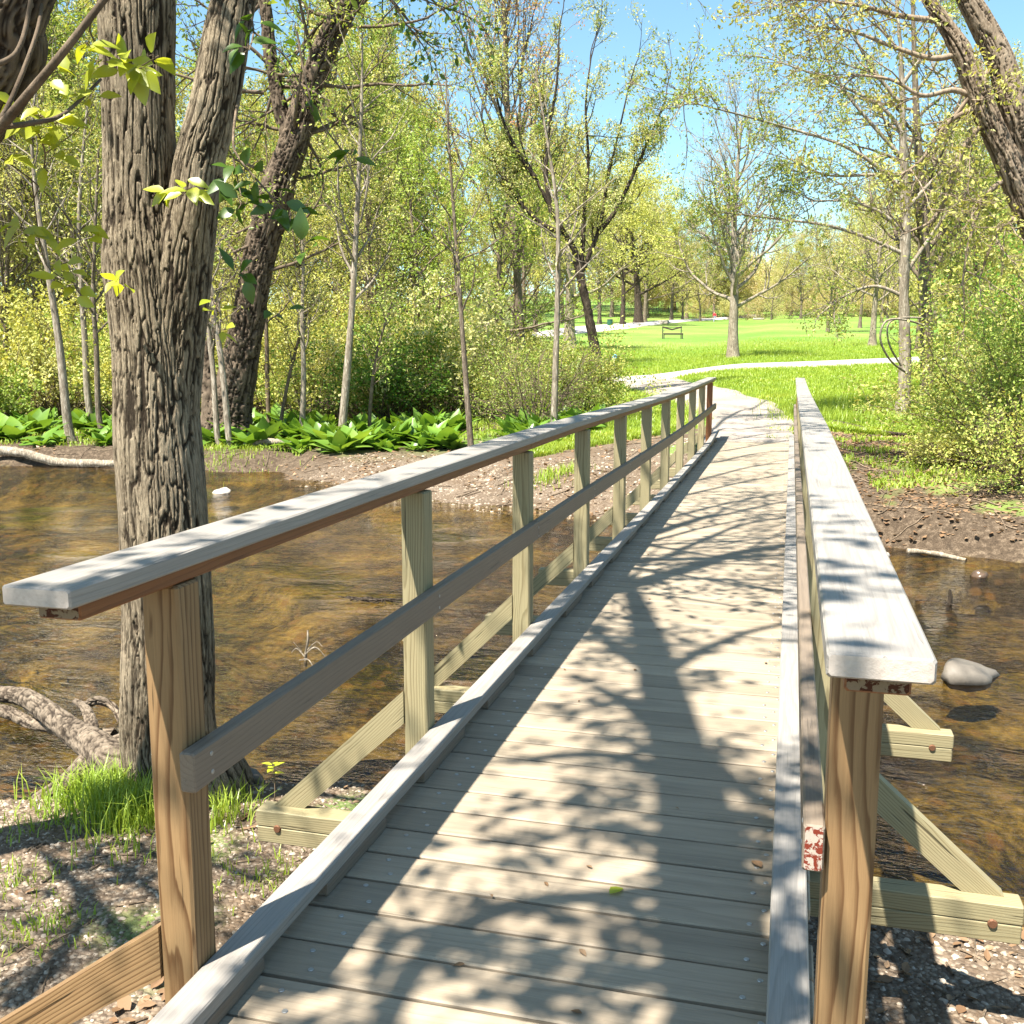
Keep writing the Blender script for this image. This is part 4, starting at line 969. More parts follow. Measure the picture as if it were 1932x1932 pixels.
for L in Lr:
    c = limb(L, 0, 30); tubes(mb, c, np.linspace(.05, .010, 30), 6)
    for k in range(20 if L[-1][0] < 1500 else 9):
        i_ = rng.integers(14 if k > 7 else 6, 30); i_ = min(i_, 29); td = unit(c[min(i_ + 1, 29)] - c[i_ - 1])
        ex.append((c[i_], unit(td + rng.normal(size=3) * .6), rng.uniform(.7, 1.5), .012, 1))
for q in ([P(1760, 620, 22.5), P(1710, 604, 22), P(1672, 606, 21.8), P(1661, 640, 21.8), P(1680, 680, 22), P(1712, 705, 22.4)], [P(1740, 600, 22.5), P(1700, 600, 22.2), P(1676, 612, 21.9), P(1678, 650, 22), P(1700, 690, 22.2)]):
    c = spline(np.array(q) - b, 40); tubes(mb, c, np.full(40, .022), 6)
lev, lp, g = grow(81, [np.array((0, 0, 8., .03)), np.array((0, 0, 8.2, .02))], n1=0, extra=ex, lv=3, kids=(5, 4), lpt=5.5, spread=.16, twig_r=.006, trop=.01)
for l in (1, 2, 3): tubes(mb, np.stack([q[0] for q in lev[l]]), np.stack([q[1] for q in lev[l]]), SIDES[l])
mb.build('trunk', M['bark_pale'], root, True)
cm = MB(); pk = g.integers(0, 3, len(lp)); leaves(cm, lp[pk > 0], .07, 0); leaves(cm, lp[pk == 0], .07, 1); cm.build('crown', [M['lf_green'], M['lf_yellow']], root)

ptree('tree', 'straight grey-trunked tree just right of the slender pale one', 1750, 28, [(1750, 720, 26), (1748, 640, 24), (1744, 540, 22), (1742, 440, 20), (1738, 360, 17), (1730, 240, 13), (1725, 100, 9), (1720, -60, 4)], 'bark_mid', ['lf_yellow', 'lf_pale'], 26, .10, 82, first=.35, ang=(35, 70), len1=.36, lv=3, kids=(5, 5), lpt=5, spread=.25)
b = np.array((P(2035, 700, 14.2)[0], P(2035, 700, 14.2)[1], 0)); b[2] = ground(b[0], b[1]); F_ = 14.2
root = empty('tree', b, 'big rough-barked tree leaning left over the right edge with two dark stems', 'tree')
mb = MB()
bark_tube(mb, [np.array((0, 0, -.2, .42))] + rows(F_, b, [(2030, 800, 72), (2010, 650, 61), (1985, 530, 55), (1948, 420, 51), (1915, 335, 48), (1885, 270, 45), (1860, 215, 43), (1836, 150, 41), (1812, 95, 36), (1785, 50, 28), (1740, -20, 20), (1690, -120, 14), (1650, -260, 6)]), 600, 90, .014, 26, 2.2, 740)
bark_tube(mb, rows(F_, b, [(1985, 530, 47), (1965, 400, 45), (1938, 290, 48), (1912, 200, 48), (1885, 110, 45), (1850, 40, 41), (1815, -30, 36), (1790, -130, 30), (1800, -300, 17)]), 480, 90, .013, 26, 2.2, 760)
ex = []
Lr = [[(1880, 260), (1850, 240), (1818, 280), (1795, 340), (1770, 400), (1745, 425), (1700, 440)], [(1850, 190), (1800, 170), (1740, 180), (1680, 150), (1600, 140)], [(1815, 100), (1760, 110), (1690, 90), (1610, 60), (1530, 50, .5)], [(1910, 330), (1860, 370), (1830, 450), (1815, 540)], [(1780, 40), (1700, 30), (1620, 10), (1540, 0)], [(1930, 400), (1880, 440), (1850, 520)], [(1890, 120), (1860, 140), (1800, 220), (1760, 250)], [(1740, -20), (1660, -30), (1580, -20), (1500, -10)], [(1850, 200), (1790, 230), (1740, 300), (1700, 330)]]
for L in Lr:
    c = limb(L, 0, 30); tubes(mb, c, np.linspace(.045, .012, 30), 6)
    for k in range(9):
        i_ = rng.integers(5, 29); td = unit(c[min(i_ + 1, 29)] - c[i_ - 1])
        ex.append((c[i_], unit(td + rng.normal(size=3) * .7), rng.uniform(.5, 1.5), .011, 1))
lev, lp, g = grow(83, [np.array((0, 0, 8., .03)), np.array((0, 0, 8.2, .02))], n1=0, extra=ex, lv=3, kids=(5, 4), lpt=3.2, spread=.14, twig_r=.005, trop=.0)
for l in (1, 2, 3): tubes(mb, np.stack([q[0] for q in lev[l]]), np.stack([q[1] for q in lev[l]]), SIDES[l])
mb.build('trunk', M['bark_lean'], root, True, None, True)
cm = MB(); leaves(cm, lp, .07); cm.build('crown', M['lf_yellow'], root)

# ================================================================== THE WOODS
protos = []
for i, (lf, Ht, kw) in enumerate([
    (['lf_yellow'], 14, dict(n1=24, first=.14, ang=(35, 75), len1=.40, lpt=15, spread=.34)),
    (['lf_yellow', 'lf_green'], 15, dict(n1=24, first=.2, ang=(25, 60), len1=.38, lpt=12, spread=.3, trop=.08)),
    (['lf_pale', 'lf_yellow'], 16, dict(n1=26, first=.25, ang=(20, 50), len1=.38, lpt=8, spread=.3, trop=.09)),
    (['lf_bud', 'lf_pale'], 15, dict(n1=28, first=.15, ang=(30, 65), len1=.40, lpt=13, spread=.4, trop=.07)),
    (['lf_green'], 11, dict(n1=24, first=.1, ang=(40, 80), len1=.42, lpt=12, spread=.3))]):
    r, lev, lp = tree('tree', 'proto', 'tree', (0, 0, -200), 'bark_mid', lf, seed=900 + i, Ht=Ht, r0=.2, lv=3, kids=(6, 5), leaf=.15, twig_r=.016, sides=(7, 4, 3, 3), **kw)
    r['_h'] = Ht; protos.append(r)
used = set()
def place(pi, x, F, ytop, label, group, k=1.0):
    p = protos[pi]; b = G(x, F); h = max(5, P(x, ytop, F)[2] - b[2])
    sc_ = h / p['_h']
    if pi not in used:
        used.add(pi); r = p; r.location = b; r.rotation_euler = (0, 0, rng.uniform(0, 6.28)); r.scale = (sc_ * k, sc_ * k, sc_); r['label'] = label; r['group'] = group
    else: r = copy_thing(p, b, rng.uniform(0, 6.28), (sc_ * k, sc_ * k, sc_), label, group)
    return r
g2 = np.random.default_rng(77)
lab_w = 'spring tree in yellow-green young leaf in the dense wood beyond the left bank'
def ytop_left(x): return np.interp(x, [-300, 0, 200, 330, 520, 620, 700, 760, 800, 880, 1000, 1100], [-160, -40, 30, 190, 215, 90, 70, 90, 180, 235, 300, 340])
for F, n in ((33, 11), (40, 12), (48, 12), (58, 13), (72, 14), (90, 12)):
    for i in range(n):
        x = -280 + (1330 if F > 60 else 1150) * (i + g2.uniform(.1, .9)) / n
        if 330 < x < 440 and F < 36: continue
        yt = ytop_left(x) + g2.uniform(-20, 130) + (130 if F < 45 else 0)
        place(int(g2.choice([0, 0, 1, 1, 2, 4])), x, F * g2.uniform(.95, 1.06), yt, lab_w, 'trees of the wood beyond the left bank', g2.uniform(.85, 1.1))
lab_f = 'distant budding tree in the hazy tree line at the far edge of the lawn'
for F, n in ((178, 10), (205, 16), (235, 16)):
    for i in range(n):
        x = (1230 if F < 200 else 960) + (1100 if F > 200 else 800) * (i + g2.uniform(.1, .9)) / n
        yt = np.interp(x, [950, 1150, 1290, 1400, 1520, 1932], [330, 350, 395, 420, 410, 380]) + g2.uniform(-10, 45) + (60 if F < 190 else 0)
        place(int(g2.choice([0, 2, 3, 3, 3, 1])), x, F * g2.uniform(.97, 1.03), yt, lab_f, 'trees along the far edge of the lawn', g2.uniform(1.1, 1.45))
lab_m = 'leafy tree standing between the far path and the left side of the lawn'
for x, F, yt, pi in ((985, 52, 330, 0), (1130, 150, 350, 1), (1215, 172, 365, 0), (1265, 180, 395, 0), (1060, 160, 330, 3), (940, 44, 300, 4), (1010, 100, 320, 0)):
    place(pi, x, F, yt, lab_m, 'trees left of the lawn', 1.15)
lab_r = 'tree in young leaf in the wood on the right behind the pale-trunked tree'
for x, F, yt, pi in ((1560, 95, 395, 3), (1620, 110, 360, 2), (1700, 80, 300, 0), (1790, 60, 240, 1), (1850, 45, 260, 2), (1800, 36, 330, 0), (1900, 34, 200, 1), (1960, 50, 100, 0), (1900, 75, 180, 3), (2020, 36, 100, 2), (1730, 55, 320, 3), (2100, 60, 50, 0), (1840, 28, 420, 4), (1930, 26, 430, 0), (1660, 140, 400, 3), (1760, 120, 340, 0)):
    place(pi, x, F, yt, lab_r, 'trees of the wood on the right', 1.0)

# ================================================================== SHRUBS AND GROUND PLANTS
def shrub_arrays(seed, h, n=16, lv=2, kids=(7, 5), lpt=7, spread=.25, ang=(5, 60)):
    g = np.random.default_rng(seed); ex = []
    for i in range(n):
        az = g.uniform(0, 6.28); th = R_(g.uniform(*ang)); d = np.array((math.cos(az) * math.sin(th), math.sin(az) * math.sin(th), math.cos(th)))
        ex.append((np.array((math.cos(az), math.sin(az), 0)) * g.uniform(0, .12) * h, d, h * g.uniform(.7, 1.15), .012 * h ** .5, 1))
    lev, lp, g = grow(seed, [np.array((0, 0, -.1, .02)), np.array((0, 0, .1, .01))], n1=0, extra=ex, lv=lv + 1, kids=kids + (3,), lpt=lpt, spread=spread, trop=.03, twig_r=.004, kid_len=.45)
    return lev, lp, g
def shrub(label, loc, h, lf, seed, leaf=.06, group=None, name='shrub', sc=(1, 1, 1), **kw):
    lev, lp, g = shrub_arrays(seed, h, **kw)
    r = empty(name, loc, label, 'shrub', group); r.scale = sc
    mb = MB()
    for l in (1, 2, 3):
        if lev[l]: tubes(mb, np.stack([q[0] for q in lev[l]]), np.stack([q[1] for q in lev[l]]), (0, 5, 3, 3)[l])
    mb.build('stems', M['bark_twig'], r, True)
    cm = MB(); mats = lf if isinstance(lf, list) else [lf]; pk = g.integers(0, len(mats), len(lp))
    for i in range(len(mats)): leaves(cm, lp[pk == i], leaf, i, g=g, width=.6)
    cm.build('foliage', [M[x] for x in mats], r)
    return r
shrub('deep green bush among the saplings on the far bank', G(742, 28), 2.6, ['lf_dark', 'lf_green'], 1001, .075, n=26, lpt=16, sc=(1.3, 1.2, .95))
shrub('leafy green bush beside the bridge end left of the path', G(1105, 25.3), 1.75, ['lf_green', 'lf_yellow'], 1002, .06, n=28, lpt=16, sc=(1.1, 1, 1))
shrub('rounded bright green bush left of the wiry dark-stemmed bush', G(930, 27), 1.9, ['lf_green', 'lf_yellow'], 1010, .06, n=28, lpt=12, sc=(1.2, 1.1, 1))
shrub('wiry dark-stemmed bush left of the far bridge end', G(1005, 23.8), 2.1, ['lf_green'], 1003, .05, n=32, lpt=3, sc=(1.2, 1, 1))
rb = lambda x, F, dz=0: G(x, F) + np.array((0, 0, dz))
shrub('large bright green bush filling the right bank beside the pale trunk', rb(1975, 16.5), 2.4, ['lf_green', 'lf_yellow'], 1004, .06, n=32, lpt=15, sc=(1.15, 1, .9))
shrub('leafy bush at the right edge above the leaf-littered bank', rb(2015, 14.8), 2.1, ['lf_green'], 1005, .055, n=30, lpt=14)
shrub('low leafy bush at the foot of the pale-trunked tree', rb(1850, 19), 1.5, ['lf_green', 'lf_yellow'], 1006, .055, n=26, lpt=13)
shrub('twiggy bush with sparse leaves leaning over the right bank', rb(1965, 13.9), 1.4, ['lf_yellow', 'lf_green'], 1007, .045, n=28, lpt=6, ang=(20, 80))
shrub('tall thicket bush behind the right bank in dark leaf', rb(2030, 21), 3.4, ['lf_green', 'lf_dark'], 1008, .07, n=30, lpt=13)
shrub('small yellow-green bush low on the right bank by the water', rb(1815, 15.4), .55, ['lf_yellow'], 1009, .04, n=22, lpt=6, sc=(1.4, 1, .8))

# the continuous thicket of undergrowth below the woods
def thicket():
    kinds = [shrub_arrays(1100 + i, 2.6, n=20, lpt=(10, 9, 2.5, 4)[i], spread=.14) for i in range(4)]
    mb = MB(); g = np.random.default_rng(5)
    spots = []
    for F in (29, 31.5, 35, 40, 47, 55):
        for i in range(15):
            x = -200 + (1090 if F < 34 else 1200) * (i + g.uniform(0, 1)) / 15
            spots.append((x, F * g.uniform(.97, 1.04), g.uniform(.55, 1.5) if x < 880 else g.uniform(.5, .8)))
    for F in (24, 29, 36, 46):
        for i in range(5): spots.append(((1960 if F < 30 else 1850) + 300 * (i + g.uniform(0, 1)) / 5, F * g.uniform(.97, 1.04), g.uniform(.6, 1.4)))
    for i in range(40): spots.append((1130 + 850 * (i + g.uniform(0, 1)) / 40, g.uniform(205, 240), g.uniform(2.6, 5.2)))
    for i in range(22): spots.append((1290 + 660 * (i + g.uniform(0, 1)) / 22, g.uniform(186, 200), g.uniform(1.0, 2.2)))
    for x, F in ((1240, 215), (1330, 220), (1430, 212), (1500, 205), (1560, 200), (1640, 195), (1700, 190), (1760, 180), (1380, 205), (1600, 215), (1470, 225), (1680, 210)):
        spots.append((x, F, 2.6))
    for (x, F, s) in spots:
        lev, lp, _ = kinds[g.integers(0, 4)]; b = G(x, F); a = g.uniform(0, 6.28); ca, sa = math.cos(a), math.sin(a)
        Rm = np.array(((ca, -sa, 0), (sa, ca, 0), (0, 0, 1))) * s
        for l in (1, 2):
            tubes(mb, np.stack([q[0] for q in lev[l]]) @ Rm.T + b, np.stack([q[1] for q in lev[l]]), 3, 0)
        k = int(g.choice([1, 1, 1, 2, 3])) if F < 150 else int(g.choice([3, 4, 4, 1]))
        leaves(mb, lp @ Rm.T + b, .085 * max(s, 1), k, g=g, width=.6)
    return tag(mb.build('undergrowth', [M['bark_twig'], M['lf_yellow'], M['lf_green'], M['lf_pale'], M['lf_bud']]), 'yellow-green thicket of undergrowth below the woods', 'undergrowth', None, 'stuff')
thicket()

# skunk cabbages on the far bank
def cabbage(seed):
    g = np.random.default_rng(seed); mb = MB(); n = g.integers(9, 14)
    for i in range(n):
        az = i * 2.4 + g.uniform(-.4, .4); th = R_(g.uniform(8, 68)); L = g.uniform(.26, .58)
        ax = np.array((math.cos(az) * math.sin(th), math.sin(az) * math.sin(th), math.cos(th))); nr = np.array((-math.cos(az) * math.cos(th), -math.sin(az) * math.cos(th), math.sin(th)))
        bigleaf(mb, np.array((math.cos(az), math.sin(az), 0)) * .03, ax, nr, L, L * g.uniform(.48, .62), 0, g.uniform(.15, .5))
    return mb
cab0 = []
for i in range(4):
    o = cabbage(1300 + i).build('skunk_cabbage', M['lf_cabbage'], None, True)
    tag(o, 'broad-leaved green skunk cabbage in the lush row along the far bank', 'plant', 'skunk cabbages on the far bank'); cab0.append(o)
g3 = np.random.default_rng(31); k = 0; nc = 0
while nc < 210 and k < 4000:
    k += 1
    x, F = g3.uniform(-60, 1120), g3.uniform(20.8, 29)
    if 480 < x < 880: F = g3.uniform(21.6, 28)
    if x > 960: F = g3.uniform(21.5, 23.5)
    q = G(x, F)
    if q[1] - y_far(q[0]) < 1.1 or (860 < x < 960): continue
    if 300 < x < 500 and F < 22.5: continue
    sc_ = g3.uniform(.8, 1.5); o = cab0[nc % 4] if nc < 4 else cab0[nc % 4].copy()
    if nc >= 4: COL.objects.link(o)
    o.location = q; o.rotation_euler = (g3.normal() * .12, g3.normal() * .12, g3.uniform(0, 6.28)); o.scale = (sc_,) * 3; nc += 1

# grass: lawn blades close enough to read, tufts on the near gravel and around the tree
def blades(mb, X, Y, h, g, lean=.5, wd=.006, m=0):
    n = len(X); Z = height(X, Y) - .01
    az = g.uniform(0, 6.28, n); l = g.uniform(.1, 1, n) * lean; hh = h * g.uniform(.5, 1.2, n)
    d = np.stack([np.cos(az), np.sin(az)], 1); s = np.stack([-d[:, 1], d[:, 0], 0 * az], 1) * wd
    b = np.stack([X, Y, Z], 1); mid = b + np.concatenate([d * (l * hh * .35)[:, None], (hh * .6)[:, None]], 1); tip = b + np.concatenate([d * (l * hh)[:, None], (hh * (1 - .25 * l))[:, None]], 1)
    v = np.stack([b - s, b + s, mid + s * .7, mid - s * .7, tip], 1); i = np.arange(n) * 5
    mb.add(v.reshape(-1, 3), np.stack([i, i + 1, i + 2, i + 3], 1), np.stack([i + 3, i + 2, i + 4], 1), m)
g4 = np.random.default_rng(41)
mb = MB()
n = 330000; F = 20 + 62 * g4.uniform(0, 1, n) ** 1.7; xc = g4.uniform(.01, .44, n)
X = -F * sy_ + F * xc * cy_; Y = F * cy_ + F * xc * sy_
keep = fbm(X * .7, Y * .7, 1, 4, 21) - .5 + (F - 20) * .5 > .12 * np.abs(g4.normal(size=n))
pth = [(-.62, 17.2), (-.62, 19.0), gp(1415, 22.5), gp(1385, 26), gp(1320, 30), gp(1262, 34), gp(1225, 38), gp(1205, 41.5)]
lpth = [gp(700, 33), gp(1000, 37), gp(1190, 40.2), gp(1350, 41.6), gp(1520, 43.4), gp(1700, 46.5), gp(1950, 52)]
def dist_poly(X, Y, pts):
    d = np.full(X.shape, 1e9)
    for (a, b_) in zip(pts[:-1], pts[1:]):
        a, b_ = np.array(a), np.array(b_); v = b_ - a; t = np.clip(((X - a[0]) * v[0] + (Y - a[1]) * v[1]) / v.dot(v), 0, 1)
        d = np.minimum(d, np.hypot(X - a[0] - t * v[0], Y - a[1] - t * v[1]))
    return d
keep &= (dist_poly(X, Y, pth) > 1.2 + .2 * g4.normal(size=n)) & (dist_poly(X, Y, lpth) > 1.4)
keep &= g4.uniform(0, 1, n) < sstep(84, 40, F)
X, Y, F = X[keep], Y[keep], F[keep]
blades(mb, X, Y, .10 + .05 * fbm(X * .5, Y * .5, 0, 2, 61) + .001 * F, g4, .7, .009)
# taller rough grass beside the right rail end
n = 9000; F = g4.uniform(21, 27, n); x = 1640 + 70 * g4.normal(size=n); xc = (x - 966) / 1932
X = -F * sy_ + F * xc * cy_; Y = F * cy_ + F * xc * sy_; blades(mb, X, Y, np.full(n, .30), g4, .6, .006)
tuft_spots = [(240, 1525, 4.78, .25, 620, .13), (215, 1500, 4.85, .2, 300, .12), (268, 1560, 4.62, .22, 520, .11), (110, 1520, 4.7, .09, 120, .13), (60, 1545, 4.6, .08, 100, .12), (418, 1560, 4.6, .16, 160, .09), (430, 1500, 4.9, .12, 90, .08), (160, 1490, 4.9, .2, 160, .12), (25, 1640, 3.9, .07, 120, .12), (30, 1720, 3.5, .06, 140, .12), (105, 1705, 3.6, .06, 60, .07), (535, 1640, 4.1, .07, 110, .16), (470, 1680, 3.9, .06, 80, .15), (190, 1345, 5.55, .16, 60, .08), (240, 1590, 4.4, .1, 120, .15), (440, 850, 22.3, .16, 500, .7), (400, 845, 22.4, .15, 300, .6), (1045, 875, 17.5, .22, 260, .3), (700, 1620, 3.5, .08, 0, .1)]
for (x, y, F_, h, n, sp) in tuft_spots:
    if n == 0: continue
    q = P(x, y, F_); X = q[0] + g4.normal(size=n) * sp; Y = q[1] + g4.normal(size=n) * sp; blades(mb, X, Y, np.full(n, h), g4, .9, .0035 if F_ < 10 else .008)
# low green cover on the right bank
n = 16000; F = g4.uniform(14.2, 24, n); xc = g4.uniform(.25, .56, n); X = -F * sy_ + F * xc * cy_; Y = F * cy_ + F * xc * sy_
kk = (fbm(X * 1.1, Y * 1.1, 4, 3, 33) > .5) & (Y - y_far(X) > 1.0); blades(mb, X[kk], Y[kk], np.full(kk.sum(), .10), g4, 1, .012)
n = 26000; F = g4.uniform(21, 34, n); xc = g4.uniform(-.6, .0, n); X = -F * sy_ + F * xc * cy_; Y = F * cy_ + F * xc * sy_
kk = (Y - y_far(X) > 1.2) & ((X < -10) | (F > 23)); blades(mb, X[kk], Y[kk], np.full(kk.sum(), .14), g4, 1, .014)
tag(mb.build('grass', M['grassb']), 'short bright green grass on the lawn and in tufts on the banks', 'grass', None, 'stuff')

# gravel stones and leaf litter
def stones(mb, X, Y, r, g, m=0, sink=.35):
    n = len(X); Z = height(X, Y)
    base = np.array([(1, 0, 0), (.5, .87, 0), (-.5, .87, 0), (-1, 0, 0), (-.5, -.87, 0), (.5, -.87, 0), (.5, .1, .55), (-.3, .45, .6), (-.3, -.45, .55)])
    q = base[None] * (1 + g.normal(size=(n, 9, 3)) * .16); a = g.uniform(0, 6.28, n); ca, sa = np.cos(a)[:, None], np.sin(a)[:, None]
    el = g.uniform(.6, 1, n)[:, None]
    x, y = q[..., 0], q[..., 1] * el; v = np.stack([x * ca - y * sa, x * sa + y * ca, q[..., 2] * g.uniform(.6, 1.1, n)[:, None]], -1) * np.asarray(r)[:, None, None]
    v += np.stack([X, Y, Z - np.asarray(r) * .1], 1)[:, None, :]
    t = np.array([(0, 1, 6), (1, 7, 6), (1, 2, 7), (2, 3, 7), (3, 8, 7), (3, 4, 8), (4, 5, 8), (5, 6, 8), (5, 0, 6), (6, 7, 8)])
    mb.add(v.reshape(-1, 3), None, (np.arange(n)[:, None, None] * 9 + t[None]).reshape(-1, 3), m)
m_, nt_ = nmat('gravel_stones'); N_ = NT(nt_)
isl = N_.n('ShaderNodeNewGeometry', None, out=None).outputs['Random Per Island']
N_.out(N_.principled(N_.ramp(isl, [(0, (.075, .052, .035)), (.45, (.175, .132, .092)), (.8, (.27, .215, .16)), (1, (.40, .345, .28))]), .75, None, .25)); M['gravel'] = m_
mb = MB()
n = 30000; X = g4.uniform(-5.2, -1.2, n); Y = g4.uniform(1.9, 5.3, n); kk = (y_near(X) - Y > .02) & (fbm(X * 1.3, Y * 1.3, 8, 4, 44) > .40)
X, Y = X[kk], Y[kk]; stones(mb, X, Y, .006 + .011 * g4.uniform(0, 1, len(X)) ** 3, g4)
n = 13000; X = g4.uniform(.1, 2.6, n); Y = g4.uniform(2.0, 4.8, n); kk = (y_near(X) - Y > -.15)
X, Y = X[kk], Y[kk]; stones(mb, X, Y, .006 + .017 * g4.uniform(0, 1, len(X)) ** 4, g4)
n = 9000; X = g4.uniform(-9, -1.5, n); Y = g4.uniform(14.3, 20, n); sfv = Y - y_far(X); kk = (sfv > .0) & (sfv < 4)
X, Y = X[kk], Y[kk]; stones(mb, X, Y, .012 + .035 * g4.uniform(0, 1, len(X)) ** 4, g4)
tag(mb.build('gravel', M['gravel'], None, True), 'loose pale gravel stones on the banks of the stream', 'gravel', None, 'stuff')
mb = MB()
def lit(n, x0, x1, y0, y1, cond, size):
    X = g4.uniform(x0, x1, n); Y = g4.uniform(y0, y1, n); kk = cond(X, Y); X, Y = X[kk], Y[kk]
    pos = np.stack([X, Y, height(X, Y) + .012], 1)
    leaves(mb, pos, size, 0, bias=np.array((0, 0, 0.0)), g=g4, width=.65, flat=True)
def blit(n, x0, x1, y0, y1, cond, L):
    X = g4.uniform(x0, x1, n); Y = g4.uniform(y0, y1, n); kk = cond(X, Y); X, Y = X[kk], Y[kk]; Z = height(X, Y) + .008
    for x, y, z in zip(X, Y, Z):
        az = g4.uniform(0, 6.28); ax = np.array((math.cos(az), math.sin(az), g4.normal() * .2)); l = L * g4.uniform(.55, 1.2)
        bigleaf(mb, (x, y, z), ax, np.array((g4.normal() * .3, g4.normal() * .3, 1)), l, l * g4.uniform(.4, .65), 0, g4.uniform(-.35, .35))
blit(900, -5.2, -1.1, 1.9, 5.3, lambda X, Y: (y_near(X) - Y > -.1) & (vnoise(X * 2, Y * 2, 0, 88) > .55), .055)
blit(650, .2, 2.6, 2.0, 4.9, lambda X, Y: y_near(X) - Y > -.2, .055)
blit(420, -2.0, -1.3, 1.5, 3.0, lambda X, Y: X < 9, .075)
for k in range(46):
    x, y = g4.uniform(-1.1, -.03), g4.uniform(1.8, 17) ** 1; l = g4.uniform(.012, .032); az = g4.uniform(0, 6.28)
    bigleaf(mb, (x, y, .004), (math.cos(az), math.sin(az), .1), (0, 0, 1), l, l * .5, 0, .2)
lit(9000, .6, 8, 13.0, 22, lambda X, Y: Y - y_far(X) > .1, .08)
lit(9000, -24, -2, 15, 26, lambda X, Y: (Y - y_far(X) > .2) & (vnoise(X * .8, Y * .8, 0, 89) > .4), .09)
lit(160, -4.6, -3.0, 4.3, 5.6, lambda X, Y: Y > 0, .08)
def sticks(n, x0, x1, y0, y1, cond, L, r):
    X = g4.uniform(x0, x1, n); Y = g4.uniform(y0, y1, n); kk = cond(X, Y); X, Y = X[kk], Y[kk]; n = len(X)
    a = g4.uniform(0, 6.28, n); l = L * g4.uniform(.3, 1, n); u = np.linspace(-.5, .5, 5)
    px = X[:, None] + np.cos(a)[:, None] * u * l[:, None]; py = Y[:, None] + np.sin(a)[:, None] * u * l[:, None] + g4.normal(size=(n, 5)) * l[:, None] * .03
    tubes(mb, np.stack([px, py, height(px, py) + r * 1.5], -1), np.full((n, 5), r) * g4.uniform(.5, 1.2, (n, 1)), 4, 1)
sticks(260, -5, -1.2, 1.9, 5.2, lambda X, Y: y_near(X) - Y > .05, .22, .004)
sticks(160, .1, 2.6, 2, 4.8, lambda X, Y: y_near(X) - Y > .05, .25, .005)
sticks(420, .8, 7, 13, 21, lambda X, Y: Y - y_far(X) > .1, .6, .009)
sticks(420, -22, -2, 15, 25, lambda X, Y: Y - y_far(X) > .2, .7, .010)
tag(mb.build('leaf_litter', [M['litter'], M['bark_twig']]), 'dry brown fallen leaves and little sticks scattered over the banks', 'leaf litter', None, 'stuff')

# ================================================================== STONES, WOOD AND SMALL THINGS
def rock(name, label, loc, size, mat, seed, sub=3):
    bm = bmesh.new(); bmesh.ops.create_icosphere(bm, subdivisions=sub, radius=1)
    for v in bm.verts:
        c = np.array(v.co); d = fbm(c[0] * 1.1 + seed, c[1] * 1.1, c[2] * 1.1, 3, seed) - .5
        pl = vnoise(c[0] * 2.2 + seed, c[1] * 2.2, c[2] * 2.2, seed + 3) - .5
        k = 1 + d * .9 + pl * .25
        v.co = (c[0] * k * size[0], c[1] * k * size[1], c[2] * k * size[2])
    me = bpy.data.meshes.new(name); bm.to_mesh(me); bm.free()
    for p in me.polygons: p.use_smooth = True
    me.materials.append(M[mat]); o = bpy.data.objects.new(name, me); COL.objects.link(o); o.location = loc; o.rotation_euler = (.1, .15, seed)
    return tag(o, label, 'rock')
q = P(1825, 1262, 7.5); rock('rock', 'large grey boulder in the dark water right of the bridge', (q[0], q[1], WATER + .02), (.27, .15, .12), 'stone', 7)
q = P(1846, 1092, 11.1); rock('rock', 'small brown rock breaking the water near the right bank', (q[0], q[1], WATER), (.09, .08, .07), 'wet_stone', 3)
q = P(418, 928, 18.0); rock('rock', 'pale flat rock in the stream behind the big trunk', (q[0], q[1], WATER + .0), (.22, .15, .045), 'stone_p', 5)
q = P(452, 1465, 5.2); rock('rock', 'grey rock at the water edge under the left rail', (q[0], q[1], ground(q[0], q[1]) + .04), (.14, .10, .075), 'stone', 9)
q = P(1668, 1055, 12.2); rock('rock', 'little pale stone at the foot of the right bank', (q[0], q[1], WATER + .01), (.08, .06, .05), 'stone_p', 11, 2)
for x, F_, s, lb_ in ((1429, 190, (1.0, .6, .6), 'white block lying on the far lawn right of the lone tree'), (1252, 152, (.7, .5, .9), 'white block beside the far path left of the lone tree')):
    b = G(x, F_); mb = MB(); board(mb, (-s[0], 0, s[2] * .3), (s[0], 0, s[2] * .3), s[2] * .6, s[1] * 1.4, (0, 0, 1), .08); o = mb.build('stone_block', M['stone_p'], None, False, b, True); tag(o, lb_, 'block')

def log(name, label, pts, r0, r1, mat, seed, cat='log', nt=14):
    pts = [np.asarray(p, float) for p in pts]; b = pts[0].copy(); mb = MB()
    rr = np.linspace(r0, r1, len(pts)); bark_tube(mb, [np.array((*(p - b), r)) for p, r in zip(pts, rr)], 60, nt, r0 * .12, 12, 5, seed)
    return tag(mb.build(name, M[mat], None, True, b), label, cat)
gl = lambda x, F, dz: G(x, F) + np.array((0, 0, dz))
log('fallen_log', 'long pale fallen log before the skunk cabbages at the left edge', [gl(-120, 22.6, .15), gl(0, 22.4, .14), gl(90, 22.2, .13), gl(170, 22.0, .11), gl(222, 21.9, .08)], .13, .07, 'bark_pale', 801)
log('fallen_log', 'short grey log lying among the skunk cabbages', [gl(455, 23.0, .1), gl(510, 22.9, .12), gl(560, 22.8, .06)], .09, .06, 'bark_pale', 802)
log('fallen_log', 'dark branch lying on the ground left of the pale-trunked tree', [gl(1560, 21.5, .06), gl(1610, 20.8, .07), gl(1660, 20.2, .06), gl(1720, 19.9, .03)], .06, .035, 'bark_dark', 803)
log('fallen_log', 'bleached stick lying along the foot of the right bank', [gl(1735, 12.5, .03), gl(1785, 12.3, .05), gl(1850, 12.0, .03)], .04, .025, 'bark_pale', 804)
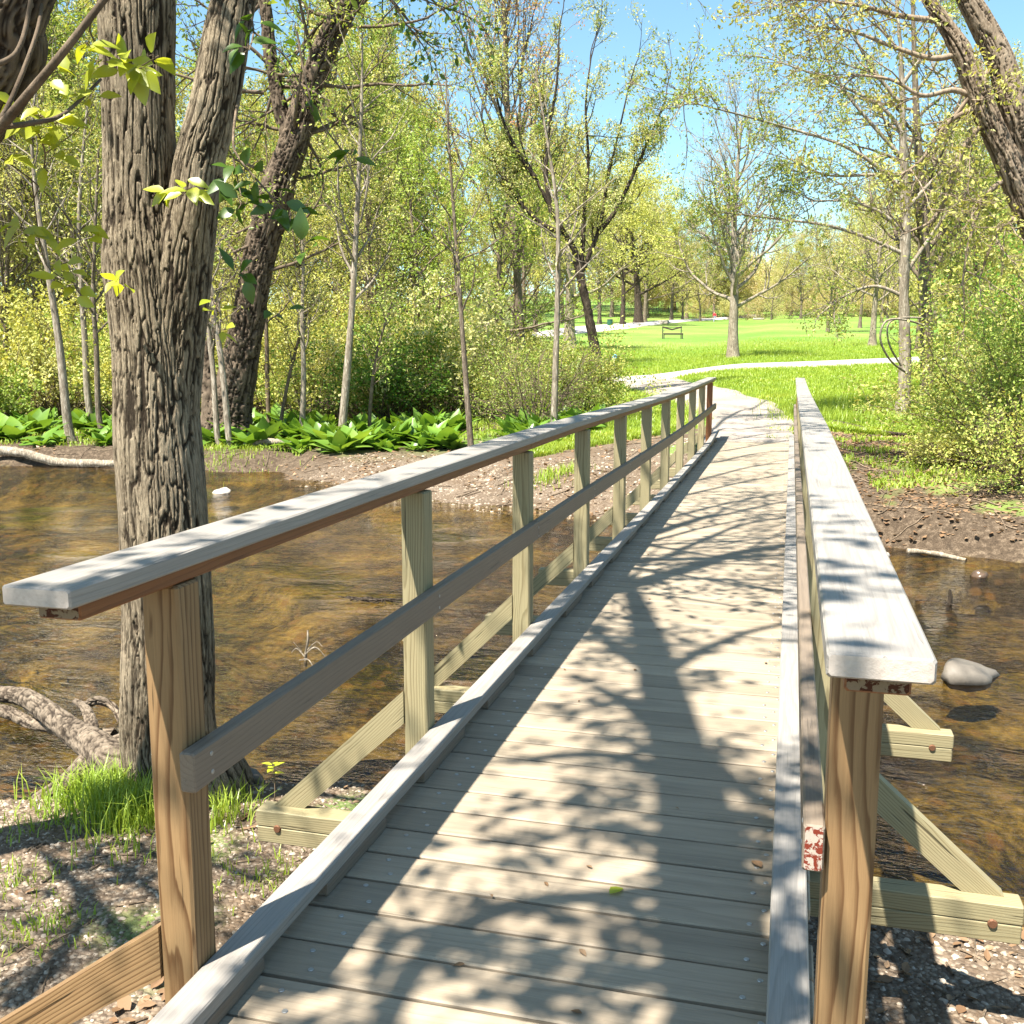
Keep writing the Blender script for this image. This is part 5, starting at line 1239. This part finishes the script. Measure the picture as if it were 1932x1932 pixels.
q = P(575, 1225, 7.95); b = np.array((q[0], q[1], WATER - .05)); mb = MB()
for (pp, r) in (([(0, 0, 0), (.0, .02, .12), (.03, 0, .22), (.02, .02, .3)], .014), ([(0, 0, .08), (-.08, .02, .14), (-.13, .02, .1)], .006), ([(0, 0, .1), (.09, 0, .17), (.16, .02, .1), (.19, .02, .03)], .006), ([(.02, 0, .14), (.08, .05, .2), (.14, .03, .17)], .005), ([(-.05, 0, .05), (.05, -.05, .08), (.12, -.1, .04)], .006), ([(-.04, .02, .12), (-.1, 0, .2)], .004)):
    tubes(mb, spline(np.array(pp), 14), np.linspace(r, r * .5, 14), 5)
tag(mb.build('driftwood', M['bark_pale'], None, True, b), 'pale branching twig sticking out of the rippled water', 'driftwood')
q = P(1790, 1145, 9.8); b = np.array((q[0], q[1], WATER - .05)); mb = MB()
for (pp, r) in (([(0, 0, 0), (.01, 0, .12), (.0, 0, .2)], .03), ([(-.3, .1, .05), (-.15, .05, .07), (0, 0, .06)], .008), ([(0, 0, .06), (.08, -.1, .06)], .012)):
    tubes(mb, spline(np.array(pp), 14), np.linspace(r, r * .4, 14), 6)
tag(mb.build('driftwood', M['bark_dark'], None, True, b), 'dark snag poking out of the water right of the bridge', 'driftwood')
q = P(700, 1132, 9.9); b = np.array((q[0], q[1], WATER + .01)); mb = MB()
for k in range(16): tubes(mb, spline(np.array([(rng.normal() * .16, rng.normal() * .05, 0), (rng.normal() * .16, rng.normal() * .05, .03), (rng.normal() * .16, rng.normal() * .05, .01)]), 8), np.full(8, .006), 4)
tag(mb.build('driftwood', M['bark_dark'], None, True, b), 'flat raft of dark twigs caught in mid-stream', 'driftwood')

def small_leaf(label, loc, L, mat, az):
    mb = MB(); bigleaf(mb, (0, 0, .004), (math.cos(az), math.sin(az), .12), (0, 0, 1), L, L * .6, 0, .2)
    return tag(mb.build('leaf', M[mat], None, True, loc), label, 'leaf')
d = VF + (1150 - 966) / 1932 * VR - (1690 - 966) / 1932 * VU; q = np.array((0, 0, H)) - d * (H / d[2])
small_leaf('small bright green leaf lying on the deck planks', (q[0], q[1], .002), .055, 'lf_near', 1.0)
d = VF + (1437 - 966) / 1932 * VR - (1640 - 966) / 1932 * VU; q = np.array((0, 0, H)) - d * (H / d[2])
small_leaf('dry brown leaf against the right toe board', (q[0], q[1], .002), .05, 'litter', 2.2)

def seedling(label, x, y, F, h, n, L):
    q = P(x, y, F); b = np.array((q[0], q[1], ground(q[0], q[1]) - .01)); mb = MB()
    tubes(mb, spline(np.array([(0, 0, 0), (.01, 0, h * .5), (.0, .01, h)]), 12), np.linspace(.004, .0025, 12), 5)
    for k in range(n):
        az = k * 2.4; ax = np.array((math.cos(az), math.sin(az), .35)); bigleaf(mb, (0, 0, h * (.75 + .25 * k / n)), ax, (-ax[0] * .3, -ax[1] * .3, 1), L * rng.uniform(.8, 1.15), L * .5, 1, .2)
    return tag(mb.build('seedling', [M['bark_twig'], M['lf_near']], None, True, b), label, 'plant')
seedling('bright seedling with oval leaves at the bottom left corner', 72, 1925, 2.72, .14, 5, .07)
seedling('lone thin seedling on the gravel beside the left outrigger beam', 517, 1530, 4.72, .26, 6, .06)

# park bench on the lawn
M['bench'] = flat('dark_bench_timber', (.06, .045, .035), .6, .3)
M['iron'] = flat('dark_bench_iron', (.035, .035, .035), .5, .4)
b = G(1268, 88); ben = empty('park_bench', b, 'dark park bench on the lawn with its back rails sagging into a shallow V', 'bench', None, YAW + .1)
def bp(name, boxes, mat):
    mb = MB()
    for p0, p1, w, t, sd in boxes: board(mb, p0, p1, w, t, sd, .008)
    mb.build(name, M[mat], ben, False, None, True)
bp('seat', [((-.85, y_, .45), (.85, y_, .45), .10, .05, (0, 1, 0)) for y_ in (-.28, -.16, -.04, .08)] + [((-.85, -.31, .40), (.85, -.31, .40), .12, .05, (0, 0, 1))], 'bench')
bp('backrest', [((-.85, .2, 1.0), (0, .2, .78), .13, .06, (0, 0, 1)), ((0, .2, .78), (.85, .2, 1.0), .13, .06, (0, 0, 1)), ((-.85, .2, .98), (.85, .2, .98), .05, .03, (0, 0, 1))], 'bench')
for sx in (-.8, .8):
    bp('leg', [((sx, -.28, 0), (sx, -.28, .43), .07, .07, (1, 0, 0))], 'iron'); bp('leg', [((sx, .2, 0), (sx, .22, 1.04), .07, .07, (1, 0, 0))], 'iron')
    bp('armrest', [((sx, -.32, .66), (sx, .2, .66), .06, .04, (1, 0, 0))], 'iron')

# litter bin by the far path
M['green_paint'] = flat('dark_green_paint', (.02, .09, .05), .45, .4)
b = G(1150, 130); bi = empty('litter_bin', b, 'dark green round litter bin beside the far path', 'litter bin')
mb = MB(); an = np.linspace(0, 1, 9); tubes(mb, np.stack([0 * an, 0 * an, an * .95], 1), np.interp(an, [0, .1, .5, .9, 1], [.30, .33, .35, .35, .33]), 16); mb.build('body', M['green_paint'], bi, True)
mb = MB(); tubes(mb, np.array([(0, 0, .95), (0, 0, .99), (0, 0, 1.03), (0, 0, 1.05)]), np.array([.37, .38, .30, .02]), 16); mb.build('lid', M['iron'], bi, True)
# white marker post with a blue cap near the path junction
M['white_paint'] = flat('white_paint', (.75, .75, .75), .5, .3); M['blue_paint'] = flat('light_blue_paint', (.10, .38, .70), .45, .4)
b = G(1160, 41.5); mp = empty('marker_post', b, 'thin white marker post with a light blue cap by the path junction', 'post')
mb = MB(); board(mb, (0, 0, -.1), (0, 0, .75), .07, .07, (1, 0, 0), .006); mb.build('post', M['white_paint'], mp, False, None, True)
mb = MB(); board(mb, (0, 0, .75), (0, 0, .93), .16, .12, (1, 0, 0), .012); mb.build('cap', M['blue_paint'], mp, False, None, True)

# the far walker in a red top
M['skin'] = flat('skin', (.45, .28, .20), .6); M['red_cloth'] = flat('red_jacket', (.55, .05, .07), .8); M['pale_cloth'] = flat('pale_trousers', (.35, .38, .48), .8); M['hair'] = flat('dark_hair', (.05, .035, .025), .7)
def skin_body(name, verts, edges, radii, mat, parent):
    me = bpy.data.meshes.new(name); me.from_pydata(verts, edges, []); me.materials.append(mat)
    o = bpy.data.objects.new(name, me); COL.objects.link(o); o.parent = parent
    o.modifiers.new('skin', 'SKIN'); sv = me.skin_vertices[0].data
    for v, r in zip(sv, radii): v.radius = (r, r) if np.isscalar(r) else r
    sv[0].use_root = True
    s = o.modifiers.new('sub', 'SUBSURF'); s.levels = s.render_levels = 2
    return o
b = G(1346, 166); pe = empty('person', b, 'distant person in a red top and pale trousers walking on the lawn', 'person', None, YAW + .6)
V = [(0, 0, .95), (0, 0, 1.15), (0, .01, 1.40), (0, 0, 1.50), (0, -.02, 1.60), (0, -.03, 1.70), (-.09, 0, .90), (-.10, -.14, .50), (-.10, .02, .08), (-.10, -.10, .03), (.09, 0, .90), (.10, .16, .50), (.10, .30, .10), (.10, .20, .03),
     (-.19, 0, 1.40), (-.23, .06, 1.15), (-.22, -.06, .92), (-.22, -.10, .82), (.19, 0, 1.40), (.23, -.08, 1.15), (.22, -.22, .96), (.22, -.28, .88)]
E = [(0, 1), (1, 2), (2, 3), (3, 4), (4, 5), (0, 6), (6, 7), (7, 8), (8, 9), (0, 10), (10, 11), (11, 12), (12, 13), (2, 14), (14, 15), (15, 16), (16, 17), (2, 18), (18, 19), (19, 20), (20, 21)]
RR = [.13, .13, .14, .06, .09, .07, .09, .065, .045, .04, .09, .065, .045, .04, .06, .045, .035, .03, .06, .045, .035, .03]
skin_body('body', V, E, RR, M['skin'], pe)
skin_body('jacket', [V[i] for i in (0, 1, 2, 14, 15, 16, 18, 19, 20)], [(0, 1), (1, 2), (2, 3), (3, 4), (4, 5), (2, 6), (6, 7), (7, 8)], [.16, .16, .165, .08, .065, .055, .08, .065, .055], M['red_cloth'], pe)
skin_body('trousers', [V[i] for i in (0, 6, 7, 8, 10, 11, 12)], [(0, 1), (1, 2), (2, 3), (0, 4), (4, 5), (5, 6)], [.145, .105, .08, .065, .105, .08, .065], M['pale_cloth'], pe)
skin_body('hair', [(0, 0, 1.63), (0, -.01, 1.72)], [(0, 1)], [.098, .082], M['hair'], pe)
